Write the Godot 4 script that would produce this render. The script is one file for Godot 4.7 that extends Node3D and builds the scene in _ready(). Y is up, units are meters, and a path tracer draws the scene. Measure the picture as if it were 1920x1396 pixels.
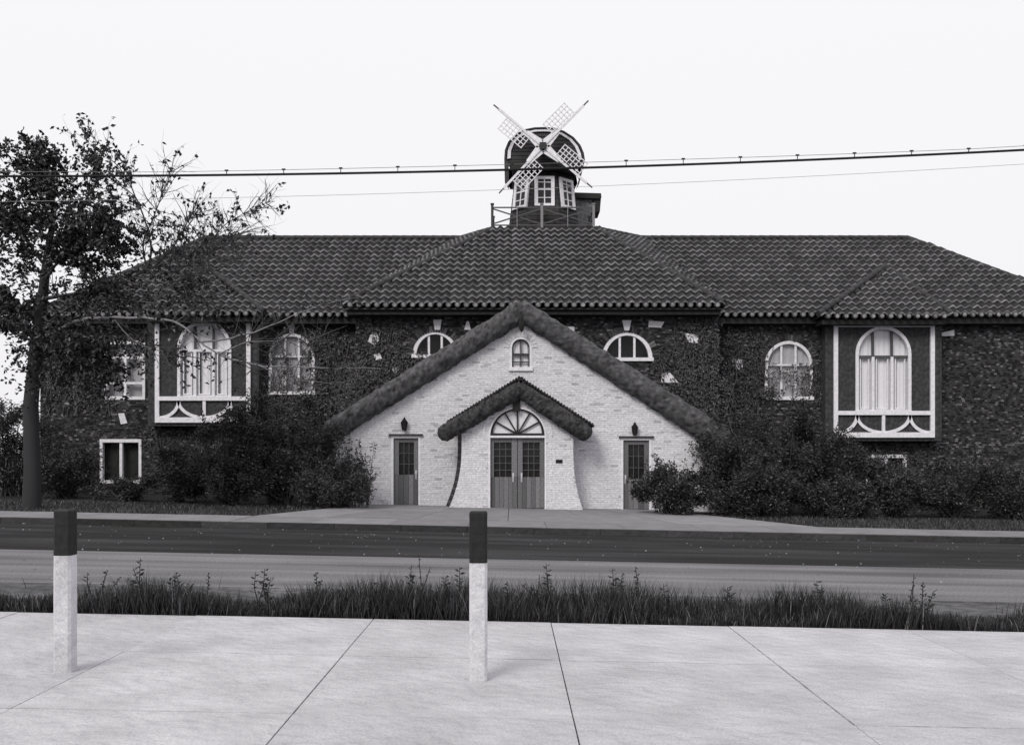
extends Node3D
# An old street photograph: a tiled brick hall with a small windmill on its roof, a white gabled entrance and a road in front.
# World: metres, x to the right, y up, the entrance wall stands at z = 0 and the photographer at z = 30.5.

const EYE := 1.6
const DIST := 30.5
const FOCAL := 1800.0

class Geo:
	var v := PackedVector3Array()
	var n := PackedVector3Array()
	var c := PackedColorArray()
	func tri(a: Vector3, b: Vector3, d: Vector3, col: Color) -> void:
		var m := (b - a).cross(d - a).normalized()
		v.append(a); v.append(d); v.append(b)
		n.append(m); n.append(m); n.append(m)
		c.append(col); c.append(col); c.append(col)
	func quad(a: Vector3, b: Vector3, d: Vector3, e: Vector3, col: Color) -> void:
		tri(a, b, d, col); tri(a, d, e, col)
	func smooth_tri(a: Vector3, b: Vector3, d: Vector3, na: Vector3, nb: Vector3, nd: Vector3, col: Color) -> void:
		v.append(a); v.append(d); v.append(b)
		n.append(na); n.append(nd); n.append(nb)
		c.append(col); c.append(col); c.append(col)
	func box(lo: Vector3, hi: Vector3, col: Color) -> void:
		obox((lo + hi) * 0.5, (hi - lo) * 0.5, Basis(), col)
	func obox(o: Vector3, h: Vector3, b: Basis, col: Color) -> void:
		var x := b.x * h.x
		var y := b.y * h.y
		var z := b.z * h.z
		quad(o - x - y + z, o + x - y + z, o + x + y + z, o - x + y + z, col)
		quad(o + x - y - z, o - x - y - z, o - x + y - z, o + x + y - z, col)
		quad(o + x - y + z, o + x - y - z, o + x + y - z, o + x + y + z, col)
		quad(o - x - y - z, o - x - y + z, o - x + y + z, o - x + y - z, col)
		quad(o - x + y + z, o + x + y + z, o + x + y - z, o - x + y - z, col)
		quad(o - x - y - z, o + x - y - z, o + x - y + z, o - x - y + z, col)
	func bar(p: Vector3, q: Vector3, w: float, d: float, col: Color) -> void:
		# a straight batten from p to q, w wide across its length and d deep along z
		var y := (q - p).normalized()
		var zz := Vector3(0, 0, 1)
		if absf(y.z) > 0.9: zz = Vector3(1, 0, 0)
		var x := y.cross(zz).normalized()
		zz = x.cross(y)
		obox((p + q) * 0.5, Vector3(w * 0.5, (q - p).length() * 0.5, d * 0.5), Basis(x, y, zz), col)
	func tube(pts: Array, radii: Array, sides: int, col: Color, capped := false) -> void:
		var rings: Array = []
		var nrm: Array = []
		var ref := Vector3(0.31, 0.11, 0.94).normalized()
		for i in pts.size():
			var t: Vector3 = (pts[mini(i + 1, pts.size() - 1)] - pts[maxi(i - 1, 0)]).normalized()
			var a := t.cross(ref).normalized()
			var b := t.cross(a)
			var ring := PackedVector3Array()
			var rn := PackedVector3Array()
			for k in sides:
				var w := TAU * k / sides
				var d := a * cos(w) + b * sin(w)
				rn.append(d)
				ring.append(pts[i] + d * radii[i])
			rings.append(ring); nrm.append(rn)
		for i in pts.size() - 1:
			for k in sides:
				var l := (k + 1) % sides
				smooth_tri(rings[i][k], rings[i + 1][l], rings[i + 1][k], nrm[i][k], nrm[i + 1][l], nrm[i + 1][k], col)
				smooth_tri(rings[i][k], rings[i][l], rings[i + 1][l], nrm[i][k], nrm[i][l], nrm[i + 1][l], col)
		if capped:
			for k in range(1, sides - 1):
				tri(rings[0][0], rings[0][k + 1], rings[0][k], col)
				var e: int = pts.size() - 1
				tri(rings[e][0], rings[e][k], rings[e][k + 1], col)
	func fan(pts: Array, col: Color) -> void:
		for k in range(1, pts.size() - 1): tri(pts[0], pts[k], pts[k + 1], col)
	func prism(pts: Array, back: Vector3, col: Color) -> void:
		# pts: a convex outline, counter-clockwise seen from its front; back: the way to its rear face
		fan(pts, col)
		var r: Array = []
		for p in pts: r.append(p + back)
		r.reverse()
		fan(r, col)
		for i in pts.size():
			var a: Vector3 = pts[i]
			var b: Vector3 = pts[(i + 1) % pts.size()]
			quad(a, a + back, b + back, b, col)
	func leaf(p: Vector3, along: Vector3, side: Vector3, l: float, w: float, col: Color) -> void:
		var up := along.cross(side) * (w * 0.25)
		var a := p + along * (l * 0.45) + side * (w * 0.5) + up
		var b := p + along * (l * 0.45) - side * (w * 0.5) + up
		var t := p + along * l
		tri(p, a, t, col); tri(p, t, b, col)
	func add(o: Geo, x: Transform3D, tone := 1.0) -> void:
		for i in o.v.size():
			v.append(x * o.v[i]); n.append((x.basis * o.n[i]).normalized())
			c.append(Color(o.c[i].r * tone, o.c[i].g * tone, o.c[i].b * tone))
	func mesh() -> ArrayMesh:
		var m := ArrayMesh.new()
		if v.size() == 0: return m
		var a := []
		a.resize(Mesh.ARRAY_MAX)
		a[Mesh.ARRAY_VERTEX] = v; a[Mesh.ARRAY_NORMAL] = n; a[Mesh.ARRAY_COLOR] = c
		m.add_surface_from_arrays(Mesh.PRIMITIVE_TRIANGLES, a)
		return m

var M := {}
var taken := {}
var rng := RandomNumberGenerator.new()
var noise := FastNoiseLite.new()

func G(v: float) -> Color:
	# the neutral, faintly violet grey of the toned print
	return Color(v, v * 0.988, v * 1.045)

func px(x: float, z: float) -> float: return (x - 960.0) * (DIST - z) / FOCAL
func py(y: float, z: float) -> float: return EYE + (857.0 - y) * (DIST - z) / FOCAL
func at(x: float, y: float, z: float) -> Vector3: return Vector3(px(x, z), py(y, z), z)
func ground(x: float) -> float: return -0.02 * x

func numbered(called: String) -> String:
	if not taken.has(called):
		taken[called] = 0
		return called
	taken[called] += 1
	return "%s_%03d" % [called, taken[called]]

func tag(o: Node, label: String, category: String, group := "") -> void:
	o.set_meta("label", label); o.set_meta("category", category)
	if group != "": o.set_meta("group", group)

func thing(called: String, where: Vector3, label: String, category: String, group := "") -> Node3D:
	var o := Node3D.new()
	o.name = numbered(called)
	add_child(o)
	o.position = where
	tag(o, label, category, group)
	return o

func part(called: String, g: Geo, m: Material, parent: Node3D) -> MeshInstance3D:
	# geometry is written in world metres; a part's mesh is moved back by its parent's place
	var o := MeshInstance3D.new()
	o.name = called
	o.mesh = g.mesh()
	o.material_override = m
	parent.add_child(o, true)
	o.position = -offset_of(parent)
	return o

func offset_of(n: Node) -> Vector3:
	var p := Vector3.ZERO
	while n is Node3D and n != self:
		p += (n as Node3D).position
		n = n.get_parent()
	return p

func holder(called: String, parent: Node3D) -> Node3D:
	var o := Node3D.new()
	o.name = called
	parent.add_child(o, true)
	o.position = -offset_of(parent)
	return o

func structure(called: String, g: Geo, m: Material) -> MeshInstance3D:
	var o := MeshInstance3D.new()
	o.name = called
	o.mesh = g.mesh()
	o.material_override = m
	add_child(o, true)
	o.set_meta("kind", "structure")
	return o

func grain(freq: float, lo: float, hi: float, sd: int, size := 256) -> ImageTexture:
	var f := FastNoiseLite.new()
	f.seed = sd
	f.frequency = freq
	f.fractal_octaves = 4
	var im := f.get_seamless_image(size, size)
	im.convert(Image.FORMAT_RGB8)
	for y in size:
		for x in size:
			var t: float = im.get_pixel(x, y).r
			var q := lerpf(lo, hi, t)
			im.set_pixel(x, y, Color(q, q, q))
	return ImageTexture.create_from_image(im)

func bumps(freq: float, strength: float, sd: int) -> ImageTexture:
	var f := FastNoiseLite.new()
	f.seed = sd
	f.frequency = freq
	f.fractal_octaves = 4
	var im := f.get_seamless_image(256, 256)
	im.bump_map_to_normal_map(strength)
	return ImageTexture.create_from_image(im)

func material(rough: float, tex: Texture2D = null, scale := 1.0, nrm: Texture2D = null, depth := 1.0) -> StandardMaterial3D:
	var m := StandardMaterial3D.new()
	m.vertex_color_use_as_albedo = true
	m.albedo_color = Color.WHITE
	m.roughness = rough
	m.metallic_specular = 0.35
	if tex != null or nrm != null:
		m.uv1_triplanar = true
		m.uv1_world_triplanar = true
		m.uv1_scale = Vector3.ONE * scale
	if tex != null: m.albedo_texture = tex
	if nrm != null:
		m.normal_enabled = true
		m.normal_texture = nrm
		m.normal_scale = depth
	return m

func stained() -> ImageTexture:
	# fine aggregate over broad faint stains, as old concrete has
	var a := FastNoiseLite.new()
	a.seed = 31
	a.frequency = 0.009
	a.fractal_octaves = 5
	var b := FastNoiseLite.new()
	b.seed = 32
	b.frequency = 0.35
	var ia := a.get_seamless_image(512, 512)
	var ib := b.get_seamless_image(512, 512)
	ia.convert(Image.FORMAT_RGB8); ib.convert(Image.FORMAT_RGB8)
	for y in 512:
		for x in 512:
			var q := lerpf(0.88, 1.0, ia.get_pixel(x, y).r) * lerpf(0.78, 1.0, ib.get_pixel(x, y).r)
			ia.set_pixel(x, y, Color(q, q, q))
	return ImageTexture.create_from_image(ia)

func make_materials() -> void:
	var fine := grain(0.06, 0.72, 1.0, 3)
	var blotch := grain(0.02, 0.62, 1.0, 5)
	var soft := grain(0.035, 0.88, 1.0, 6)
	var speck := stained()
	var rough_n := bumps(0.08, 6.0, 8)
	M.paint = material(0.6, soft, 0.7)
	M.brick = material(0.85, fine, 2.2, rough_n, 0.8)
	M.white_brick = material(0.8, soft, 0.9, rough_n, 0.5)
	M.tile = material(0.62, blotch, 0.8, rough_n, 0.4)
	M.stucco = material(0.9, blotch, 1.1, rough_n, 1.0)
	M.wood = material(0.6, fine, 1.2)
	M.metal = material(0.45)
	M.metal.metallic = 0.6
	M.leaf = material(0.5)
	M.leaf.metallic_specular = 0.5
	M.bark = material(0.85, fine, 3.0)
	M.concrete = material(0.9, speck, 0.27, rough_n, 0.25)
	M.asphalt = material(0.92, fine, 1.5, rough_n, 0.6)
	M.soil = material(0.95, blotch, 0.7, rough_n, 0.8)
	M.cloth = material(0.9)
	M.plain = material(0.8)
	M.glass = StandardMaterial3D.new()
	M.glass.albedo_color = Color(0.04, 0.04, 0.045, 0.05)
	M.glass.transparency = BaseMaterial3D.TRANSPARENCY_ALPHA
	M.glass.roughness = 0.03
	M.glass.metallic_specular = 0.22

# ------------------------------------------------------------------ outlines
func arch_line(cx: float, y0: float, ys: float, rx: float, ry: float, steps := 16) -> Array:
	# from the lower left over the top to the lower right
	var p: Array = []
	if ys > y0 + 0.001: p.append(Vector2(cx - rx, y0))
	for i in steps + 1:
		var a := PI - PI * i / steps
		p.append(Vector2(cx + rx * cos(a), ys + ry * sin(a)))
	if ys > y0 + 0.001: p.append(Vector2(cx + rx, y0))
	return p

func strip(g: Geo, outer: Array, inner: Array, zf: float, d: float, col: Color) -> void:
	# a flat moulding between two lines of equal length, front at zf, d deep
	for i in outer.size() - 1:
		var a := Vector3(outer[i].x, outer[i].y, zf)
		var b := Vector3(outer[i + 1].x, outer[i + 1].y, zf)
		var e := Vector3(inner[i].x, inner[i].y, zf)
		var f := Vector3(inner[i + 1].x, inner[i + 1].y, zf)
		var k := Vector3(0, 0, -d)
		g.quad(e, f, b, a, col)
		g.quad(a, b, b + k, a + k, col)
		g.quad(f, e, e + k, f + k, col)
	var n := outer.size() - 1
	for i in [0, n]:
		var a := Vector3(outer[i].x, outer[i].y, zf)
		var e := Vector3(inner[i].x, inner[i].y, zf)
		var k := Vector3(0, 0, -d)
		g.quad(a, a + k, e + k, e, col)

func plate(g: Geo, line: Array, zf: float, d: float, col: Color) -> void:
	var p: Array = []
	for q in line: p.append(Vector3(q.x, q.y, zf))
	p.reverse()
	g.prism(p, Vector3(0, 0, -d), col)

# ------------------------------------------------------------------ brick walls
func spans_at(w: Dictionary, y: float) -> Array:
	var s: Array = [[w.left.call(y), w.right.call(y)]]
	for o in w.openings:
		var half := -1.0
		if y >= o.y0 and y < o.ys: half = o.rx
		elif y >= o.ys and o.ry > 0.0 and y < o.ys + o.ry:
			var t: float = (y - o.ys) / o.ry
			half = o.rx * sqrt(1.0 - t * t)
		if half <= 0.0: continue
		var r: Array = []
		for q in s:
			var a: float = o.cx - half
			var b: float = o.cx + half
			if b <= q[0] or a >= q[1]: r.append(q)
			else:
				if a > q[0]: r.append([q[0], a])
				if b < q[1]: r.append([b, q[1]])
		s = r
	var kept: Array = []
	for q in s:
		if q[1] - q[0] > 0.02: kept.append(q)
	return kept

func brick_wall(parent: Node3D, called: String, w: Dictionary, y0: float, y1: float, zf: float, th: float, white: bool, singles: int, pick: Callable) -> MeshInstance3D:
	var course := 0.07
	var bl := 0.225 if white else 0.118
	var joint := 0.012
	var core := Geo.new()
	var rest := Geo.new()
	var mat: Material = M.white_brick if white else M.brick
	var shapes: Array = []
	for k in 8:
		var t := brick_tone(white)
		var g := Geo.new()
		var pr := brick_proud(white)
		g.box(Vector3(-bl * 0.5 + joint * 0.5, -course * 0.5 + joint * 0.5, -0.02), Vector3(bl * 0.5 - joint * 0.5, course * 0.5 - joint * 0.5, pr), t)
		shapes.append(g.mesh())
	var spots: Array = []
	var row := 0
	var y := y0
	while y < y1 - 0.01:
		var top := minf(y + course, y1)
		var ss := spans_at(w, (y + top) * 0.5)
		var off := bl * 0.5 * (row % 2) + 0.02 * sin(row * 1.7)
		for q in ss:
			core.box(Vector3(q[0], y, zf - th), Vector3(q[1], top, zf), G(0.62 if white else 0.025))
			var x: float = floor((q[0] - off) / bl) * bl + off
			while x < q[1]:
				var a: float = maxf(x + joint * 0.5, q[0])
				var b: float = minf(x + bl - joint * 0.5, q[1])
				if b - a > 0.03:
					var mid := Vector3((a + b) * 0.5, y + course * 0.5, zf)
					if b - a > bl - joint - 0.001 and top - y > course - 0.001 and spots.size() < singles and pick.call(mid.x, mid.y): spots.append(mid)
					else: rest.box(Vector3(a, y + joint * 0.5, zf - 0.02), Vector3(b, top - joint * 0.5, zf + brick_proud(white)), brick_tone(white))
				x += bl
		y = top
		row += 1
	var o := part(called, core, mat, parent)
	for s in spots:
		var b := MeshInstance3D.new()
		b.name = "brick"
		b.mesh = shapes[rng.randi() % shapes.size()]
		b.material_override = mat
		o.add_child(b, true)
		b.position = s
	var r := part("brick_courses", rest, mat, o)
	r.position = Vector3.ZERO
	r.set_meta("kind", "stuff")
	return o

func brick_tone(white: bool) -> Color:
	var t := rng.randf()
	if white:
		if t < 0.05: return G(rng.randf_range(0.45, 0.6))
		return G(rng.randf_range(0.72, 0.84))
	if t < 0.1: return G(rng.randf_range(0.14, 0.26))
	if t < 0.4: return G(rng.randf_range(0.018, 0.035))
	return G(rng.randf_range(0.04, 0.1))

func brick_proud(white: bool) -> float:
	var t := rng.randf()
	if white: return 0.005 + (rng.randf_range(0.006, 0.016) if t < 0.17 else rng.randf_range(0.0, 0.004))
	return 0.007 + (rng.randf_range(0.01, 0.03) if t < 0.22 else rng.randf_range(0.0, 0.006))

func opening(cx: float, y0: float, ys: float, rx: float, ry: float) -> Dictionary:
	return {"cx": cx, "y0": y0, "ys": ys, "rx": rx, "ry": ry}

# ------------------------------------------------------------------ roof tiles
func tile_shape(tone: float) -> Geo:
	# an S-shaped clay tile: x across, y away from the roof, z down the slope; its lower lip is thick and lifted
	var g := Geo.new()
	var wv := 0.3
	var ln := 0.5
	var k := 8
	var body := G(tone)
	var lip := G(tone * 6.4)  # worn edge paler than the body, its lit line painted in
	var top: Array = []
	for i in k + 1:
		var u := float(i) / k
		top.append(Vector2((u - 0.5) * wv, 0.04 + 0.046 * cos(TAU * (u - 0.5))))
	var th := Vector3(0, -0.05, 0.048)
	for i in k:
		var a: Vector2 = top[i]
		var b: Vector2 = top[i + 1]
		var na := Vector3(0.96 * sin(TAU * (float(i) / k - 0.5)), 1.0, 0.12).normalized()
		var nb := Vector3(0.96 * sin(TAU * (float(i + 1) / k - 0.5)), 1.0, 0.12).normalized()
		var p := Vector3(a.x, a.y - 0.03, -ln)
		var q := Vector3(b.x, b.y - 0.03, -ln)
		var r := Vector3(b.x, b.y + 0.085, 0)
		var s := Vector3(a.x, a.y + 0.085, 0)
		g.smooth_tri(p, s, r, na, na, nb, body)
		g.smooth_tri(p, r, q, na, nb, nb, body)
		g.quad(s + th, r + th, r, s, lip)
		g.quad(r + th, s + th, s + th + Vector3(0, 0, -0.25), r + th + Vector3(0, 0, -0.25), body)
	return g

func inside(poly: Array, p: Vector2) -> bool:
	var r := false
	var j := poly.size() - 1
	for i in poly.size():
		var a: Vector2 = poly[i]
		var b: Vector2 = poly[j]
		if (a.y > p.y) != (b.y > p.y) and p.x < (b.x - a.x) * (p.y - a.y) / (b.y - a.y) + a.x: r = not r
		j = i
	return r

func tile_plane(poly: Array, shapes: Array, rest: Geo, singles: Array, budget: int, score: Callable) -> void:
	# poly: corners of a roof plane, the first two along its eave, left to right
	var o: Vector3 = poly[0]
	var u: Vector3 = (poly[1] - poly[0])
	u.y = 0.0
	u = u.normalized()
	var nrm := Vector3.ZERO
	for i in range(1, poly.size() - 1): nrm += (poly[i] - o).cross(poly[i + 1] - o)
	nrm = nrm.normalized()
	if nrm.y < 0: nrm = -nrm
	u = (u - nrm * u.dot(nrm)).normalized()
	var up := nrm.cross(u).normalized()
	if up.y < 0: up = -up
	var flat: Array = []
	var lo := Vector2(1e9, 1e9)
	var hi := Vector2(-1e9, -1e9)
	for p in poly:
		var q := Vector2((p - o).dot(u), (p - o).dot(up))
		flat.append(q)
		lo = Vector2(minf(lo.x, q.x), minf(lo.y, q.y)); hi = Vector2(maxf(hi.x, q.x), maxf(hi.y, q.y))
	# let the tiles run a little under the hip caps
	var mid_f := Vector2.ZERO
	for q in flat: mid_f += q / flat.size()
	for i in flat.size():
		var q: Vector2 = flat[i] - mid_f
		flat[i] = mid_f + q + Vector2(signf(q.x) * 0.14, 0)
	var pitch := 0.3
	var course := 0.44
	var y := lo.y
	var row := 0
	while y < hi.y:
		var x := floorf(lo.x / pitch) * pitch - pitch
		while x < hi.x + pitch:
			var mid := Vector2(x + pitch * 0.5, y + course * 0.5)
			if inside(flat, mid):
				var j := rng.randf_range(-0.012, 0.012)
				var where := o + u * (mid.x + rng.randf_range(-0.006, 0.006)) + up * (y + j) + nrm * 0.015
				var xf := Transform3D(Basis(u, nrm, -up), where)
				if singles.size() < budget and row > 0 and score.call(where): singles.append([xf, rng.randi() % shapes.size()])
				else: rest.add(shapes[rng.randi() % shapes.size()], xf, rng.randf_range(0.8, 1.2))
			x += pitch
		y += course
		row += 1

func ridge_caps(g: Geo, a: Vector3, b: Vector3, r: float) -> void:
	var n := int(ceil((b - a).length() / 0.42))
	for i in n:
		var p := a.lerp(b, float(i) / n)
		var q := a.lerp(b, (i + 1.12) / n)
		g.tube([p + Vector3(0, 0.03, 0), q + Vector3(0, 0.03, 0)], [r * 1.15, r * 1.0], 10, G(rng.randf_range(0.045, 0.065)), true)

func eave_ends(rest: Geo, plugs: Geo, a: Vector3, b: Vector3) -> void:
	# the half-round tile ends along an eave, filled with pale mortar
	var n := int((b - a).length() / 0.3)
	var d := (b - a) / n
	for i in n:
		var p := a + d * (i + 0.5) + Vector3(0, 0.0, 0.12)
		var ring: Array = []
		var disc: Array = []
		for k in 12:
			var w := TAU * k / 12
			ring.append(p + Vector3(cos(w) * 0.1, sin(w) * 0.1, 0))
			disc.append(p + Vector3(cos(w) * 0.066, sin(w) * 0.066, 0.012))
		rest.prism(ring, Vector3(0, 0, -0.3), G(rng.randf_range(0.05, 0.08)))
		plugs.prism(disc, Vector3(0, 0, -0.03), G(rng.randf_range(0.28, 0.5)))

# ------------------------------------------------------------------ windows
func arched_window(parent: Node3D, o: Dictionary, zf: float, bars_x: Array, bar_y: float, curtain: float, casing := 0.09, dark_bars := false) -> void:
	# o: the opening; zf: the wall's face; bars_x: uprights as parts of the width; bar_y: height of a crossbar (0 for none)
	var w := holder("window", parent)
	var g := Geo.new()
	var c: float = casing
	var white := G(0.8)
	var bar := G(0.05) if dark_bars else white
	var outer := arch_line(o.cx, o.y0, o.ys, o.rx + 0.02, maxf(o.ry + 0.02, 0.0))
	var inner := arch_line(o.cx, o.y0, o.ys, o.rx - c, maxf(o.ry - c, 0.0))
	strip(g, outer, inner, zf + 0.03, 0.16, white)
	part("casing", g, M.paint, w)
	g = Geo.new()
	g.box(Vector3(o.cx - o.rx - 0.05, o.y0 - 0.09, zf - 0.2), Vector3(o.cx + o.rx + 0.05, o.y0 + 0.03, zf + 0.08), white)
	part("sill", g, M.paint, w)
	if dark_bars:
		g = Geo.new()
		strip(g, arch_line(o.cx, o.y0 + 0.03, o.ys, o.rx - c, o.ry - c), arch_line(o.cx, o.y0 + 0.03, o.ys, o.rx - c - 0.04, o.ry - c - 0.04), zf - 0.02, 0.08, bar)
		part("sash", g, M.paint, w)
	for t in bars_x:
		var x: float = o.cx + (t * 2.0 - 1.0) * (o.rx - c)
		var h: float = o.ry * sqrt(maxf(0.0, 1.0 - pow((x - o.cx) / o.rx, 2.0))) - c * 0.4
		g = Geo.new()
		var bw := 0.04 if dark_bars else 0.075
		g.box(Vector3(x - bw * 0.5, o.y0 + 0.02, zf - 0.09), Vector3(x + bw * 0.5, o.ys + h, zf - 0.01), bar)
		part("mullion", g, M.paint, w)
	if bar_y > 0.0:
		g = Geo.new()
		g.box(Vector3(o.cx - o.rx + c, bar_y - 0.03, zf - 0.085), Vector3(o.cx + o.rx - c, bar_y + 0.03, zf - 0.015), bar)
		part("transom", g, M.paint, w)
	g = Geo.new()
	plate(g, arch_line(o.cx, o.y0 + 0.02, o.ys + 0.02, o.rx - 0.03, maxf(o.ry - 0.03, 0.02)), zf - 0.1, 0.006, G(1.0))
	part("pane", g, M.glass, w)
	g = Geo.new()
	if curtain > 0.2:
		# hanging folds behind the glass
		var k := 26
		for i in k:
			var x0: float = o.cx - o.rx + 2.0 * o.rx * i / k
			var x1: float = o.cx - o.rx + 2.0 * o.rx * (i + 1) / k
			var za := zf - 0.135 + 0.012 * sin(i * 1.9)
			var zb := zf - 0.135 + 0.012 * sin((i + 1) * 1.9)
			g.quad(Vector3(x0, o.y0 - 0.05, za), Vector3(x1, o.y0 - 0.05, zb), Vector3(x1, o.ys + o.ry + 0.05, zb), Vector3(x0, o.ys + o.ry + 0.05, za), G(curtain))
		part("curtain", g, M.cloth, w)
	else:
		g.box(Vector3(o.cx - o.rx - 0.1, o.y0 - 0.1, zf - 0.9), Vector3(o.cx + o.rx + 0.1, o.ys + o.ry + 0.1, zf - 0.88), G(curtain))  # darkness of the room behind, painted as a dark sheet
		part("blind_or_dark_backing", g, M.cloth, w)

func voussoirs(g: Geo, o: Dictionary, zf: float, depth: float, white: bool) -> void:
	var n := int(PI * o.rx / 0.085)
	for i in n:
		var a := PI * (i + 0.5) / n
		var d := Vector3(cos(a), sin(a), 0)
		var p = Vector3(o.cx, o.ys, zf) + d * (o.rx + 0.03 + depth * 0.5)
		g.obox(p, Vector3(depth * 0.5, 0.036 * (1.0 + depth / o.rx * 0.5), 0.03), Basis(d, Vector3(-d.y, d.x, 0), Vector3(0, 0, 1)), brick_tone(white) if not white else G(rng.randf_range(0.66, 0.8)))

func stone(parent: Node3D, pts: Array, z: float, called: String) -> void:
	var p: Array = []
	for q in pts: p.append(at(q[0], q[1], z + 0.05))
	p.reverse()
	var g := Geo.new()
	g.prism(p, Vector3(0, 0, -0.12), G(rng.randf_range(0.72, 0.84)))
	part(called, g, M.white_brick, parent)

# ------------------------------------------------------------------ the setting
func sheet(called: String, x0: float, x1: float, z0: float, z1: float, dx: float, dz: float, y: float, m: Material, tone: Callable) -> MeshInstance3D:
	var g := Geo.new()
	var nx := int(ceil((x1 - x0) / dx))
	var nz := int(ceil((z1 - z0) / dz))
	var cols: Array = []
	for j in nz + 1:
		var r := PackedColorArray()
		for i in nx + 1: r.append(G(tone.call(lerpf(x0, x1, float(i) / nx), lerpf(z0, z1, float(j) / nz))))
		cols.append(r)
	var up := Vector3(0.02, 1, 0).normalized()
	for j in nz:
		for i in nx:
			var xa := lerpf(x0, x1, float(i) / nx)
			var xb := lerpf(x0, x1, float(i + 1) / nx)
			var za := lerpf(z0, z1, float(j) / nz)
			var zb := lerpf(z0, z1, float(j + 1) / nz)
			var p := [Vector3(xa, ground(xa) + y, za), Vector3(xb, ground(xb) + y, za), Vector3(xb, ground(xb) + y, zb), Vector3(xa, ground(xa) + y, zb)]
			var cc := [cols[j][i], cols[j][i + 1], cols[j + 1][i + 1], cols[j + 1][i]]
			for k in [0, 1, 2, 0, 2, 3]:
				g.v.append(p[k]); g.n.append(up); g.c.append(cc[k])
	return structure(called, g, m)

func slab(parent: Node3D, called: String, pts: Array, top: float, depth: float, m: Material, col: Color) -> void:
	# pts: [x, z] corners counter-clockwise seen from above
	var p: Array = []
	for q in pts: p.append(Vector3(q[0], ground(q[0]) + top, q[1]))
	var g := Geo.new()
	g.prism(p, Vector3(0, -depth, 0), col)
	part(called, g, m, parent)

func build_ground() -> void:
	var flat := func(_x, _z): return 0.05
	sheet("ground", -240, 240, -260, 60, 60, 40, -0.2, M.soil, flat)
	var lawn_tone := func(x, z): return clampf(0.03 + 0.02 * noise.get_noise_2d(x * 14, z * 14), 0.02, 0.1)
	var g := Geo.new()
	sheet("lawn", -30, 32, -5.5, 6.68, 0.5, 0.4, -0.01, M.soil, lawn_tone)
	# pavement along the far side of the road, slab by slab, and its kerb
	var pave := Node3D.new()
	pave.name = "pavement"
	add_child(pave)
	pave.set_meta("kind", "structure")
	var x := -28.0
	while x < 30.0:
		slab(pave, "slab", [[x, 8.7], [x + 1.787, 8.7], [x + 1.787, 6.7], [x, 6.7]], 0.02 + rng.randf_range(-0.004, 0.004), 0.15, M.concrete, G(rng.randf_range(0.27, 0.34)))
		x += 1.8
	# forecourt: tapers from the kerb to the entrance wall
	var court := Node3D.new()
	court.name = "forecourt"
	add_child(court)
	court.set_meta("kind", "structure")
	var near_x := [-6.4, -4.6, -2.4, -0.1, 2.0, 4.1, 6.0, 7.6]
	var far_x := [-4.5, -3.3, -1.75, -0.1, 1.55, 3.0, 4.1, 4.6]
	for i in 7:
		for k in 2:
			var za := 6.68 if k == 0 else 3.3
			var zb := 3.285 if k == 0 else -0.1
			var t0 := (6.68 - za) / 6.78
			var t1 := (6.68 - zb) / 6.78
			var l0: float = lerpf(near_x[i], far_x[i], t0) + 0.008
			var r0: float = lerpf(near_x[i + 1], far_x[i + 1], t0) - 0.008
			var l1: float = lerpf(near_x[i], far_x[i], t1) + 0.008
			var r1: float = lerpf(near_x[i + 1], far_x[i + 1], t1) - 0.008
			slab(court, "slab", [[l0, za], [r0, za], [r1, zb], [l1, zb]], 0.022 + rng.randf_range(-0.004, 0.004), 0.15, M.concrete, G(rng.randf_range(0.28, 0.36)))
	var kerb := Node3D.new()
	kerb.name = "kerb"
	add_child(kerb)
	kerb.set_meta("kind", "structure")
	x = -28.0
	while x < 30.0:
		slab(kerb, "kerbstone", [[x, 8.9], [x + 1.49, 8.9], [x + 1.49, 8.71], [x, 8.71]], 0.015 + rng.randf_range(-0.006, 0.006), 0.3, M.concrete, G(rng.randf_range(0.04, 0.08)))
		x += 1.5
	# the dark lane and the worn pale one beside it
	var streak := FastNoiseLite.new()
	streak.seed = 21
	streak.frequency = 0.05
	streak.fractal_octaves = 4
	var dark := func(xx, zz): return clampf(0.03 + 0.04 * streak.get_noise_2d(xx * 2.5, zz * 22) + 0.02 * noise.get_noise_2d(xx * 9, zz * 30), 0.018, 0.12)
	var pale := func(xx, zz): return clampf(0.225 + 0.13 * streak.get_noise_2d(xx * 1.2 + 40, zz * 26) + 0.05 * noise.get_noise_2d(xx * 12, zz * 14), 0.06, 0.3)
	var edge := func(xx, zz): return clampf(0.17 + 0.12 * noise.get_noise_2d(xx * 10, zz * 16), 0.05, 0.3)
	sheet("road", -45, 45, 8.88, 14.6, 0.4, 0.12, -0.115, M.asphalt, dark)
	sheet("road_lane", -45, 45, 14.45, 18.5, 0.4, 0.1, -0.109, M.asphalt, pale)
	sheet("verge", -45, 45, 18.4, 20.9, 0.3, 0.12, -0.1, M.soil, edge)
	var foot := Node3D.new()
	foot.name = "footpath"
	add_child(foot)
	foot.set_meta("kind", "structure")
	x = -14.0
	while x < 14.0:
		for k in 6:
			slab(foot, "slab", [[x, 22.55 + k * 1.8], [x + 1.79, 22.55 + k * 1.8], [x + 1.79, 20.76 + k * 1.8], [x, 20.76 + k * 1.8]], -0.07 + rng.randf_range(-0.003, 0.003), 0.12, M.concrete, G(rng.randf_range(0.62, 0.7)))
		x += 1.8

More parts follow.
